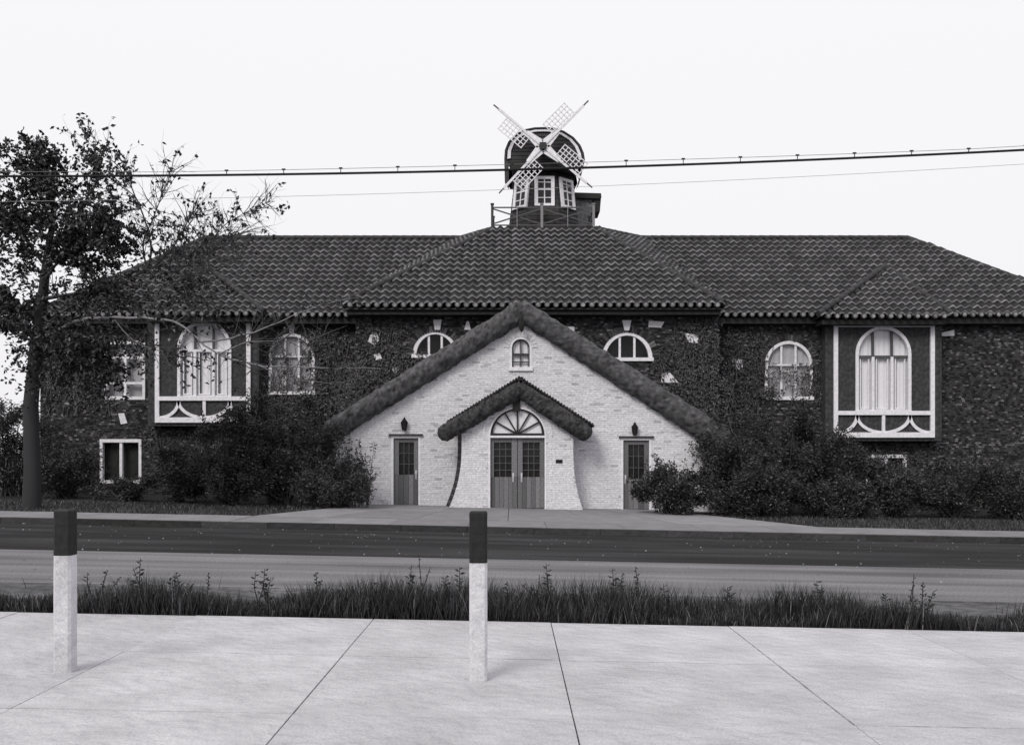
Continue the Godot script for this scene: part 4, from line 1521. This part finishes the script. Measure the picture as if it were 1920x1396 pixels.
func ivy(label: String, z: float, boxes: Array, leaves: int, sd: int) -> void:
	rng.seed = sd
	var first: Array = boxes[0]
	var root := Vector3(px(first[0], z), ground(px(first[0], z)), z + 0.05)
	var t := thing("climbing_ivy", root, label, "ivy", "ivy on the brick walls")
	var stems := Geo.new()
	var fol := Geo.new()
	var total := 0.0
	for b in boxes: total += b[2] * b[3] * b[4]
	for b in boxes:
		# b: centre x, centre y, half width, half height, share
		for s in int(b[2] / 7.0) + 2:
			var x: float = b[0] + rng.randf_range(-0.9, 0.9) * b[2]
			var p := at(x, b[1] + b[3], z + 0.04)
			var pts: Array = [p]
			var rad: Array = [0.018]
			for k in 7:
				p += Vector3(rng.randf_range(-0.16, 0.16), b[3] * 2.0 / 7.0 * (DIST - z) / FOCAL, 0)
				pts.append(Vector3(p.x, p.y, z + 0.04 + rng.randf_range(0.0, 0.03)))
				rad.append(0.016 - 0.0018 * k)
			stems.tube(pts, rad, 4, G(rng.randf_range(0.07, 0.16)))
		var n := int(leaves * b[2] * b[3] * b[4] / total)
		for i in n:
			var q := Vector2(rng.randf_range(-1, 1), rng.randf_range(-1, 1))
			var wob := noise.get_noise_2d(b[0] * 3.0 + q.x * 60.0, q.y * 60.0 + b[1])
			if q.length() > 1.0 + wob * 0.7 or noise.get_noise_2d(q.x * b[2] * 1.6 + b[0], q.y * b[3] * 1.6) < -0.18: continue
			var p := at(b[0] + q.x * b[2], b[1] + q.y * b[3], z + rng.randf_range(0.03, 0.12))
			var d := Vector3(rng.randf_range(-0.7, 0.7), -rng.randf_range(0.2, 1.0), rng.randf_range(0.05, 0.5)).normalized()
			var s := d.cross(Vector3(rng.randf_range(-0.5, 0.5), 0, 1)).normalized()
			fol.leaf(p, d, s, rng.randf_range(0.05, 0.09), rng.randf_range(0.045, 0.075), leaf_tone(0.05))
	part("stems", stems, M.bark, t).set_meta("kind", "stuff")
	part("foliage", fol, M.leaf, t)

func twig(st: Geo, fol: Geo, p: Vector3, d: Vector3, ln: float, r: float, depth: int, leafy: float, size: float) -> void:
	var pts: Array = [p]
	var rad: Array = [r]
	var q := p
	var n := 4
	for i in n:
		d = (d + rand_dir() * 0.2 + Vector3(0, 0.03, 0)).normalized()
		q += d * (ln / n)
		pts.append(q)
		rad.append(lerpf(r, r * 0.4, float(i + 1) / n))
	st.tube(pts, rad, 4, G(rng.randf_range(0.06, 0.14)))
	for i in range(1, n + 1):
		if depth > 0 and rng.randf() < 0.75:
			var e := (d + rand_dir() * 0.9).normalized()
			twig(st, fol, pts[i], e, ln * rng.randf_range(0.4, 0.7), rad[i] * 0.6, depth - 1, leafy, size)
		if rng.randf() < leafy:
			for k in rng.randi_range(1, 3):
				var o := (rand_dir() + Vector3(0, -0.4, 0)).normalized()
				fol.leaf(pts[i] + rand_dir() * 0.04, o, o.cross(rand_dir()).normalized(), size * rng.randf_range(0.7, 1.3), size * rng.randf_range(0.5, 0.7), leaf_tone(0.025))

func build_tree() -> void:
	rng.seed = 77
	var z := 5.2
	var x := px(58, z)
	var t := thing("broadleaf_tree", Vector3(x, ground(x), z), "half-bare broadleaf tree arching its branches over the hall's hipped end", "tree")
	var trunk := Geo.new()
	var wood := Geo.new()
	var fol := Geo.new()
	var tp: Array = []
	for q in [[58, 985, 5.2], [60, 880, 5.2], [57, 760, 5.2], [66, 660, 5.1], [78, 570, 5.2], [88, 480, 5.3], [104, 380, 5.3]]: tp.append(at(q[0], q[1], q[2]))
	trunk.tube(tp, [0.26, 0.21, 0.19, 0.17, 0.14, 0.1, 0.05], 12, G(0.05))
	part("trunk", trunk, M.bark, t)
	# limbs: points, start radius, bark tone (front light and sky silhouette painted in), twigs, leafiness
	var limbs := [
		[[[70, 640, 5.1], [150, 600, 5.6], [230, 596, 6.0], [300, 598, 6.2], [345, 612, 6.3], [375, 640, 6.3], [410, 664, 6.3], [480, 684, 6.2], [560, 688, 6.0], [640, 690, 5.8], [722, 690, 5.6]], 0.055, 0.32, 14, 0.16],
		[[[375, 640, 6.3], [440, 632, 6.4], [520, 606, 6.4], [590, 575, 6.3], [680, 555, 6.2]], 0.03, 0.3, 8, 0.05],
		[[[80, 560, 5.2], [130, 552, 5.5], [190, 540, 5.8], [250, 520, 6.0], [290, 500, 6.0]], 0.06, 0.1, 10, 0.5],
		[[[250, 520, 6.0], [282, 490, 6.0], [277, 430, 6.0], [250, 362, 5.9], [228, 320, 5.9], [185, 282, 5.8], [136, 246, 5.8]], 0.035, 0.06, 12, 0.5],
		[[[275, 508, 6.0], [268, 450, 5.9], [286, 410, 5.9], [304, 362, 5.9], [322, 320, 5.9], [336, 294, 5.9]], 0.028, 0.06, 9, 0.081],
		[[[285, 502, 6.0], [318, 470, 6.1], [340, 436, 6.1], [356, 408, 6.1], [378, 376, 6.1]], 0.028, 0.06, 9, 0.081],
		[[[290, 500, 6.0], [340, 484, 6.2], [392, 448, 6.2], [430, 416, 6.2], [474, 392, 6.2], [524, 366, 6.2]], 0.028, 0.06, 14, 0.081],
		[[[290, 500, 6.0], [360, 496, 6.1], [420, 450, 6.1], [462, 432, 6.1], [500, 424, 6.1]], 0.022, 0.07, 10, 0.081],
		[[[250, 520, 6.0], [310, 530, 6.2], [400, 500, 6.3], [480, 470, 6.3]], 0.022, 0.12, 9, 0.081],
		[[[90, 470, 5.3], [130, 420, 5.6], [170, 360, 5.7], [190, 320, 5.7], [165, 290, 5.7], [140, 270, 5.7]], 0.05, 0.06, 16, 0.5],
		[[[100, 400, 5.3], [80, 340, 5.5], [70, 310, 5.6], [85, 290, 5.6]], 0.045, 0.06, 12, 0.7],
		[[[85, 500, 5.3], [40, 440, 5.2], [10, 400, 5.2], [-20, 370, 5.2]], 0.05, 0.06, 12, 0.7],
		[[[86, 520, 5.3], [130, 470, 5.9], [180, 440, 6.2], [230, 420, 6.4]], 0.045, 0.06, 16, 0.9],
		[[[78, 590, 5.2], [120, 640, 5.9], [170, 680, 6.3], [215, 720, 6.5]], 0.04, 0.12, 14, 0.8],
		[[[72, 620, 5.2], [140, 570, 5.8], [220, 560, 6.1], [310, 570, 6.2], [420, 560, 6.3]], 0.035, 0.14, 16, 0.4],
		[[[70, 650, 5.2], [30, 600, 5.3], [-10, 560, 5.3]], 0.04, 0.08, 10, 0.7],
		[[[215, 597, 6.0], [250, 640, 6.2], [290, 655, 6.3], [340, 668, 6.4], [390, 672, 6.4]], 0.022, 0.2, 8, 0.45],
		[[[410, 664, 6.3], [470, 640, 6.4], [560, 640, 6.4], [650, 610, 6.3]], 0.018, 0.3, 8, 0.05],
		[[[480, 684, 6.2], [560, 712, 6.2], [640, 716, 6.2], [700, 700, 6.2]], 0.014, 0.25, 6, 0.05],
		[[[320, 520, 6.2], [345, 540, 6.3], [352, 575, 6.3], [372, 605, 6.3]], 0.012, 0.25, 3, 0.05],
		[[[330, 604, 6.2], [370, 570, 6.2], [384, 520, 6.2], [388, 480, 6.2]], 0.012, 0.25, 3, 0.05],
	]
	var lo := 0
	for l in limbs:
		var src: Array = l[0]
		var c := Curve3D.new()
		for i in src.size():
			var p := at(src[i][0], src[i][1], src[i][2])
			var a := at(src[maxi(i - 1, 0)][0], src[maxi(i - 1, 0)][1], src[maxi(i - 1, 0)][2])
			var b := at(src[mini(i + 1, src.size() - 1)][0], src[mini(i + 1, src.size() - 1)][1], src[mini(i + 1, src.size() - 1)][2])
			c.add_point(p, (a - b) * 0.16, (b - a) * 0.16)
		var ln := c.get_baked_length()
		var pts: Array = []
		var rad: Array = []
		var n := maxi(8, int(ln / 0.2))
		for i in n + 1:
			var s := float(i) / n
			pts.append(c.sample_baked(s * ln) + rand_dir() * 0.02)
			rad.append(lerpf(l[1], l[1] * 0.08, pow(s, 0.8)))
		wood = Geo.new()
		wood.tube(pts, rad, 7, G(l[2]))
		var tw := Geo.new()
		for k in l[3] * (5 if l[4] == 0.081 else 3):
			var s := rng.randf_range(0.15, 1.0)
			var i := int(s * (n - 1))
			var d: Vector3 = (pts[i + 1] - pts[i]).normalized()
			var e := (d * 0.7 + rand_dir()).normalized()
			twig(tw, fol, pts[i], e, rng.randf_range(0.5, 1.15) * (1.1 - s * 0.4), 0.011, 2 if l[4] > 0.5 else 1, l[4], 0.13)
		var o := part("limb", wood, M.bark, t)
		var w := part("twigs", tw, M.bark, o)
		w.position = Vector3.ZERO
	# thick leaf clumps of the crown beside the trunk
	for q in [[150, 420, 85, 55], [185, 350, 30, 25], [150, 455, 90, 45], [215, 470, 50, 30], [60, 420, 80, 90], [20, 520, 70, 60], [160, 300, 30, 35], [170, 540, 110, 45], [110, 620, 90, 50], [215, 560, 80, 50], [200, 690, 85, 70], [150, 760, 60, 40], [60, 700, 60, 70], [230, 640, 60, 45], [330, 540, 90, 40]]:
		var n := int(q[2] * q[3] * 0.058)
		for i in n:
			var a := rand_dir()
			var r := pow(rng.randf(), 0.5)
			var p := at(q[0] + a.x * q[2] * r, q[1] + a.y * q[3] * r, 5.6 + a.z * 0.9 * r)
			if noise.get_noise_3dv(p * 55.0) < -0.16: continue
			put_leaf(fol, p, rng.randf_range(0.1, 0.17), rng.randf_range(0.06, 0.1), 0.022)
	part("crown", fol, M.leaf, t)

func build_plants() -> void:
	var gl := "shrubs along the front of the brick hall"
	shrub("tall dark dense shrub in front of the arched window nearest the tree", gl, px(520, 1.2), 1.2, 1.9, 3.9, 1.2, 11000, 0.085, 0.03, 40, 11)
	shrub("dark bushy shrub under the lower edge of the tree-side bay window", gl, px(432, 1.9), 1.9, 1.15, 3.0, 1.0, 6500, 0.085, 0.03, 26, 12)
	shrub("dark rounded shrub below the foot of the entrance roof, tree side", gl, px(612, 1.3), 1.3, 1.1, 2.3, 0.9, 6000, 0.08, 0.032, 20, 13)
	leafy_shrub("loose leafy shrub of upright canes against the white wall beside the narrow door", gl, px(662, 1.9), 1.9, 0.75, 2.15, 26, 0.115, 0.045, 14)
	shrub("low speckled shrub at the forecourt edge in front of the leafy canes", gl, px(625, 2.5), 2.5, 1.15, 1.3, 0.6, 5200, 0.085, 0.05, 26, 15)
	shrub("medium shrub between the basement window and the dark bushes", gl, px(335, 0.6), 0.6, 1.15, 2.0, 0.9, 5200, 0.085, 0.034, 20, 16)
	shrub("low shrub below the small basement window", gl, px(235, 0.4), 0.4, 1.1, 0.75, 0.8, 3200, 0.08, 0.032, 12, 17)
	shrub("shrub at the foot of the tree trunk", gl, px(120, -0.4), -0.4, 1.2, 1.8, 1.0, 5200, 0.085, 0.03, 20, 18)
	shrub("tall shrub behind the tree trunk at the hall's corner", gl, px(22, -1.2), -1.2, 1.7, 3.6, 1.2, 8000, 0.09, 0.028, 24, 19)
	leafy_shrub("leafy shrub half covering the narrow door of the white entrance", gl, px(1252, 1.5), 1.5, 0.85, 1.75, 24, 0.12, 0.035, 24)
	shrub("low dark shrub in front of the half-covered narrow door", gl, px(1262, 2.1), 2.1, 1.15, 1.45, 0.7, 6500, 0.09, 0.032, 30, 25)
	shrub("dark shrub rising over the end of the entrance roof edge", gl, px(1376, 0.9), 0.9, 1.25, 3.15, 1.0, 8000, 0.085, 0.028, 26, 26)
	shrub("tallest dark shrub, covering the lower half of an arched window", gl, px(1468, 0.3), 0.3, 1.5, 4.15, 1.2, 10500, 0.085, 0.026, 50, 27)
	shrub("dark shrub overlapping the corner of the large white-framed bay", gl, px(1572, 0.7), 0.7, 1.05, 2.9, 1.0, 6500, 0.085, 0.028, 26, 28)
	shrub("broad low dark shrub at the lawn edge below the tallest shrub", gl, px(1425, 2.3), 2.3, 1.75, 1.75, 0.8, 8000, 0.085, 0.027, 26, 29)
	shrub("low speckled shrub under the large white-framed bay", gl, px(1668, 0.9), 0.9, 1.3, 1.75, 0.9, 6500, 0.085, 0.036, 30, 30)
	shrub("rounded shrub beyond the large white-framed bay", gl, px(1790, 0.4), 0.4, 1.3, 1.85, 0.9, 6000, 0.085, 0.034, 22, 31)
	shrub("last shrub of the row, beside the picture's edge beyond the bay", gl, px(1905, 0.4), 0.4, 1.2, 1.6, 0.9, 5000, 0.085, 0.032, 22, 32)
	shrub("low dark shrub in front of the shrub that overlaps the bay", gl, px(1575, 2.2), 2.2, 1.2, 1.25, 0.7, 5000, 0.085, 0.03, 20, 33)
	ivy("ivy thinly spread over the brick between the tree-side bay and the half-round window", -2.5, [[715, 640, 55, 70, 1.0], [770, 690, 40, 40, 0.9], [690, 740, 60, 60, 1.2]], 4200, 41)
	ivy("thick ivy on the brick beside the half-round window above the dark shrubs", -2.5, [[1310, 640, 46, 70, 1.1], [1260, 690, 40, 40, 0.7], [1320, 740, 60, 70, 1.2]], 4200, 42)
	ivy("ivy on the wing wall around the arched window next to the large bay", -4.6, [[1400, 640, 44, 60, 1.2], [1400, 730, 50, 70, 1.2], [1490, 720, 60, 40, 1.0], [1530, 700, 20, 60, 0.6], [1660, 850, 110, 26, 0.7]], 5600, 43)
	ivy("ivy around the arched window between the tree's branches", -4.6, [[610, 650, 50, 70, 1.1], [500, 690, 50, 60, 1.0], [560, 745, 70, 40, 1.2], [350, 820, 90, 26, 0.7], [150, 690, 70, 90, 0.8]], 6500, 44)

func build_grass() -> void:
	rng.seed = 301
	var g := Geo.new()
	# verge grass: a dark tangle with paler straws leaning both ways
	for i in 42000:
		var x := rng.randf_range(-7.2, 7.2)
		var z := 20.7 - absf(rng.randfn()) * 0.5
		var d := noise.get_noise_2d(x * 16, z * 20)
		if z < 19.65 and d < 0.1 and rng.randf() < 0.93: continue
		if z < 18.5: continue
		var p := Vector3(x, ground(x) - 0.1, z)
		var h := rng.randf_range(0.08, 0.28) * clampf(1.0 + d * 1.7, 0.35, 1.9) * (1.0 if z > 19.8 else 0.6)
		var straw := rng.randf() < 0.05
		var lean := Vector3(rng.randf_range(-0.35, 0.35), 1, rng.randf_range(-0.3, 0.3)).normalized()
		var s := Vector3(rng.randfn(), 0, rng.randfn()).normalized() * rng.randf_range(0.003, 0.006)
		if straw:
			h *= 1.25
			s *= 0.7
		var col := G(rng.randf_range(0.1, 0.2)) if straw else G(rng.randf_range(0.01, 0.032))
		var m := p + lean * (h * 0.55)
		var e := p + lean * h + Vector3(lean.x, -0.2, lean.z) * (h * 0.2)
		g.tri(p - s, p + s, m + s * 0.7, col)
		g.tri(p - s, m + s * 0.7, m - s * 0.7, col)
		g.tri(m - s * 0.7, m + s * 0.7, e, col)
	var o := MeshInstance3D.new()
	o.name = "verge_grass"
	o.mesh = g.mesh()
	o.material_override = M.leaf
	add_child(o)
	o.set_meta("kind", "stuff")
	tag(o, "dark rough grass with pale straws along the near roadside", "grass")
	g = Geo.new()
	for i in 26000:
		var x := rng.randf_range(-15.5, 17.5)
		var z := rng.randf_range(1.6, 6.66)
		var k := clampf((6.68 - z) / 6.78, 0, 1)
		if x > lerpf(-6.5, -4.5, k) and x < lerpf(7.7, 4.7, k): continue
		var p := Vector3(x, ground(x) - 0.01, z)
		var lean := Vector3(rng.randf_range(-0.6, 0.6), 1, rng.randf_range(-0.6, 0.6)).normalized()
		var s := Vector3(rng.randfn(), 0, rng.randfn()).normalized() * 0.012
		g.tri(p - s, p + s, p + lean * rng.randf_range(0.04, 0.12), G(rng.randf_range(0.018, 0.055)))
	o = MeshInstance3D.new()
	o.name = "lawn_grass"
	o.mesh = g.mesh()
	o.material_override = M.leaf
	add_child(o)
	o.set_meta("kind", "stuff")
	tag(o, "short dark lawn grass between the pavement and the shrubs", "grass")
	g = Geo.new()
	for i in 420:
		var x := rng.randf_range(-14.0, 15.0)
		var z := 8.95 + pow(rng.randf(), 1.4) * 9.6
		var q := rng.randf_range(0.004, 0.012)
		var p := Vector3(x, ground(x) - 0.112, z)
		var b := Basis(rand_dir(), rng.randf() * TAU)
		g.obox(p + Vector3(0, q * 0.5, 0), Vector3(q * 1.2, q * 0.7, q), b, G(rng.randf_range(0.08, 0.32)))
	o = MeshInstance3D.new()
	o.name = "gravel"
	o.mesh = g.mesh()
	o.material_override = M.plain
	add_child(o)
	o.set_meta("kind", "stuff")
	tag(o, "loose pale grit scattered over the road", "gravel")
	# weeds that stand above the grass
	var spots := [[165, 1072, 19.5], [200, 1068, 19.9], [262, 1046, 19.8], [330, 1072, 19.6], [388, 1074, 19.9], [478, 1072, 19.7], [496, 1066, 20.0], [592, 1072, 19.9], [700, 1092, 19.8], [772, 1058, 19.7], [784, 1040, 19.9], [838, 1078, 19.8], [862, 1062, 19.9], [950, 1090, 19.7], [1024, 1056, 19.8], [1012, 1078, 20.0], [1090, 1092, 19.7], [1148, 1064, 19.8], [1168, 1072, 19.7], [1192, 1062, 19.9], [1244, 1094, 19.7], [1366, 1100, 19.8], [1462, 1108, 19.9], [1532, 1088, 19.8], [1660, 1112, 19.8], [1716, 1076, 19.7], [1730, 1090, 19.9]]
	for i in spots.size():
		rng.seed = 900 + i
		var q: Array = spots[i]
		var top := at(q[0], q[1], q[2])
		var b := Vector3(top.x + rng.randf_range(-0.06, 0.06), ground(top.x) - 0.1, q[2])
		var t := thing("weed_plant", b, "small dark weed standing above the roadside grass", "weed", "weeds along the near roadside")
		var st := Geo.new()
		var lf := Geo.new()
		var h := top.y - b.y
		for k in 1 + (i * 5) % 4:
			var e := b + Vector3((top.x - b.x) + rng.randf_range(-0.14, 0.14) * k, h * (1.0 - 0.22 * k), rng.randf_range(-0.05, 0.05))
			var m := b.lerp(e, 0.5) + Vector3(rng.randf_range(-0.03, 0.03), 0, 0)
			st.tube([b, m, e], [0.007, 0.006, 0.003], 5, G(0.03))
			var n := 13 if (i * 7) % 5 != 0 else 7
			for j in n:
				var s := 0.25 + 0.75 * j / n
				var p := b.lerp(m, s * 2.0) if s < 0.5 else m.lerp(e, s * 2.0 - 1.0)
				var d := Vector3(1.0 if j % 2 == 0 else -1.0, rng.randf_range(0.2, 0.9), rng.randf_range(-0.6, 0.6)).normalized()
				lf.leaf(p, d, d.cross(rand_dir()).normalized(), rng.randf_range(0.03, 0.1) * (1.25 - s * 0.5) * (1.0 if i % 3 != 1 else 0.55), rng.randf_range(0.018, 0.04), G(rng.randf_range(0.015, 0.04)))
		part("stem", st, M.bark, t)
		part("foliage", lf, M.leaf, t)

# ------------------------------------------------------------------ street things
func build_street() -> void:
	rng.seed = 500
	var g: Geo
	for q in [[897.0, 958.0, 1054.0, "upright roadside post with black top and white foot, before the double doors"], [122.0, 955.0, 1040.0, "upright roadside post with black top standing below the tree"]]:
		var z := 23.3
		var r := px(913.5, z) - px(897, z)
		var x := px(q[0], z)
		var gy := ground(x) - 0.09
		var t := thing("roadside_post", Vector3(x, gy, z), q[3], "post", "roadside guard posts")
		var yt := py(q[1], z)
		var ym := py(q[2], z)
		g = Geo.new()
		post_piece(g, x, z, r, gy, ym, 0.0, 0.78)
		part("white_foot", g, M.concrete, t)
		g = Geo.new()
		post_piece(g, x, z, r, ym + 0.0015, yt, 0.012, 0.022)
		part("black_top", g, M.wood, t)
	# overhead cable hung from its carrier wire, and a thinner wire
	var zc := 14.2
	for side in [-1.0, 1.0]:
		var x: float = 19.5 * side
		var lab := "wooden pole carrying the overhead cable beyond the tree" if side < 0 else "wooden pole carrying the overhead cable beyond the large bay"
		var t := thing("utility_pole", Vector3(x, ground(x) - 0.12, zc), lab, "utility pole", "poles along the road")
		g = Geo.new()
		g.tube([Vector3(x, ground(x) - 0.3, zc), Vector3(x, 8.6, zc)], [0.15, 0.1], 12, G(0.08), true)
		part("pole", g, M.bark, t)
		g = Geo.new()
		g.box(Vector3(x - 0.04, 7.7, zc - 0.8), Vector3(x + 0.04, 7.82, zc + 0.8), G(0.08))
		part("cross_arm", g, M.wood, t)
	var c := thing("overhead_cable", Vector3(-19.4, 6, zc), "thick black overhead cable strung beneath its thin carrier wire across the sky", "cable", "overhead wires")
	var pts: Array = []
	var rad: Array = []
	var mp: Array = []
	var mr: Array = []
	var clips := Geo.new()
	for i in 121:
		var s := i / 120.0
		var x := lerpf(-19.4, 19.4, s)
		var p := 960.0 + x * FOCAL / (DIST - zc)
		var u := (p - 131.0) / 1647.0
		var yy := lerpf(330.0, 288.0, u) + 13.0 * 4.0 * 0.25 * (1.0 - pow(2.0 * u - 1.0, 2.0)) * 0.7
		var gap := lerpf(5.5, 11.0, absf(sin(s * 9.0))) * 0.6 + 3.5
		pts.append(Vector3(x, py(yy, zc), zc)); rad.append(0.021)
		mp.append(Vector3(x, py(yy - gap, zc), zc)); mr.append(0.0045)
		if i % 3 == 0:
			clips.bar(pts[i], mp[i] + Vector3(0, 0.015, 0), 0.012, 0.012, G(0.03))
			clips.obox(mp[i] + Vector3(0, 0.008, 0), Vector3(0.03, 0.012, 0.012), Basis(), G(0.03))
	g = Geo.new()
	g.tube(pts, rad, 8, G(0.012), true)
	part("cable", g, M.plain, c)
	g = Geo.new()
	g.tube(mp, mr, 5, G(0.16), true)
	part("carrier_wire", g, M.plain, c)
	part("clips", clips, M.plain, c)
	var w := thing("overhead_wire", Vector3(-19.4, 6, zc + 0.7), "hair-thin grey overhead wire below the thick cable", "wire", "overhead wires")
	pts = []
	rad = []
	for i in 81:
		var x := lerpf(-19.4, 19.4, i / 80.0)
		var p := 960.0 + x * FOCAL / (DIST - zc - 0.7)
		var u := (p - 131.0) / 1647.0
		pts.append(Vector3(x, py(lerpf(376.0, 316.0, u) + 9.0 * (1.0 - pow(2.0 * u - 1.0, 2.0)), zc + 0.7), zc + 0.7)); rad.append(0.0035)
	g = Geo.new()
	g.tube(pts, rad, 5, G(0.3), true)
	part("wire", g, M.plain, w)

func post_piece(g: Geo, x: float, z: float, r: float, y0: float, y1: float, chamfer: float, tone: float) -> void:
	# a square timber with eased corners and a slightly eased top
	var ring := func(y: float, k: float) -> Array:
		var p: Array = []
		var c := 0.018
		for q in [[r - c, r], [r, r - c], [r, -r + c], [r - c, -r], [-r + c, -r], [-r, -r + c], [-r, r - c], [-r + c, r]]:
			p.append(Vector3(x + q[0] * k, y, z + q[1] * k))
		return p
	var levels: Array = []
	var n := 14
	for i in n + 1: levels.append([lerpf(y0, y1 - chamfer, float(i) / n), 1.0 + rng.randf_range(-0.012, 0.012)])
	if chamfer > 0: levels.append([y1, 0.9])
	for i in levels.size() - 1:
		var a: Array = ring.call(levels[i][0], levels[i][1])
		var b: Array = ring.call(levels[i + 1][0], levels[i + 1][1])
		for k in 8:
			var l := (k + 1) % 8
			g.quad(a[l], a[k], b[k], b[l], G(tone * (0.97 + 0.03 * sin(k * 2.3))))
	var e: Array = ring.call(levels[-1][0], levels[-1][1])
	e.reverse()
	g.fan(e, G(tone))

func _ready() -> void:
	# camera, level, with the lens shifted up
	var cam := Camera3D.new()
	cam.name = "camera"
	cam.projection = Camera3D.PROJECTION_FRUSTUM
	cam.near = 1.0
	cam.size = 1396.0 / FOCAL
	cam.frustum_offset = Vector2(0, 159.0 / FOCAL)
	cam.far = 600.0
	cam.position = Vector3(0, EYE, DIST)
	add_child(cam)
	cam.current = true
	# pale overcast sky
	var env := Environment.new()
	var sky := Sky.new()
	var sm := ProceduralSkyMaterial.new()
	sm.sky_top_color = Color(0.852, 0.848, 0.858)
	sm.sky_horizon_color = Color(0.826, 0.821, 0.834)
	sm.sky_curve = 0.2
	sm.ground_bottom_color = Color(0.3, 0.3, 0.31)
	sm.ground_horizon_color = Color(0.55, 0.55, 0.56)
	sm.sun_angle_max = 1.0
	sky.sky_material = sm
	env.background_mode = Environment.BG_SKY
	env.sky = sky
	env.tonemap_mode = Environment.TONE_MAPPER_LINEAR
	env.tonemap_exposure = 1.37
	env.sdfgi_enabled = true
	env.ssao_enabled = true
	env.ssil_enabled = true
	var we := WorldEnvironment.new()
	we.name = "world_environment"
	we.environment = env
	add_child(we)
	# the veiled sun, high behind the photographer's left shoulder
	var sun := DirectionalLight3D.new()
	sun.name = "sun"
	sun.light_energy = 0.5
	sun.light_angular_distance = 22.0
	sun.light_color = Color(1.0, 0.985, 0.96)
	sun.shadow_enabled = true
	add_child(sun)
	sun.look_at_from_position(Vector3.ZERO, Vector3(0.42, -0.72, -0.8), Vector3.UP)
	noise.seed = 12
	noise.frequency = 0.03
	noise.fractal_octaves = 3
	rng.seed = 5
	make_materials()
	build_ground()
	rng.seed = 6
	build_hall()
	rng.seed = 7
	build_entrance()
	rng.seed = 8
	build_windmill()
	build_tree()
	build_plants()
	build_street()
	build_grass()
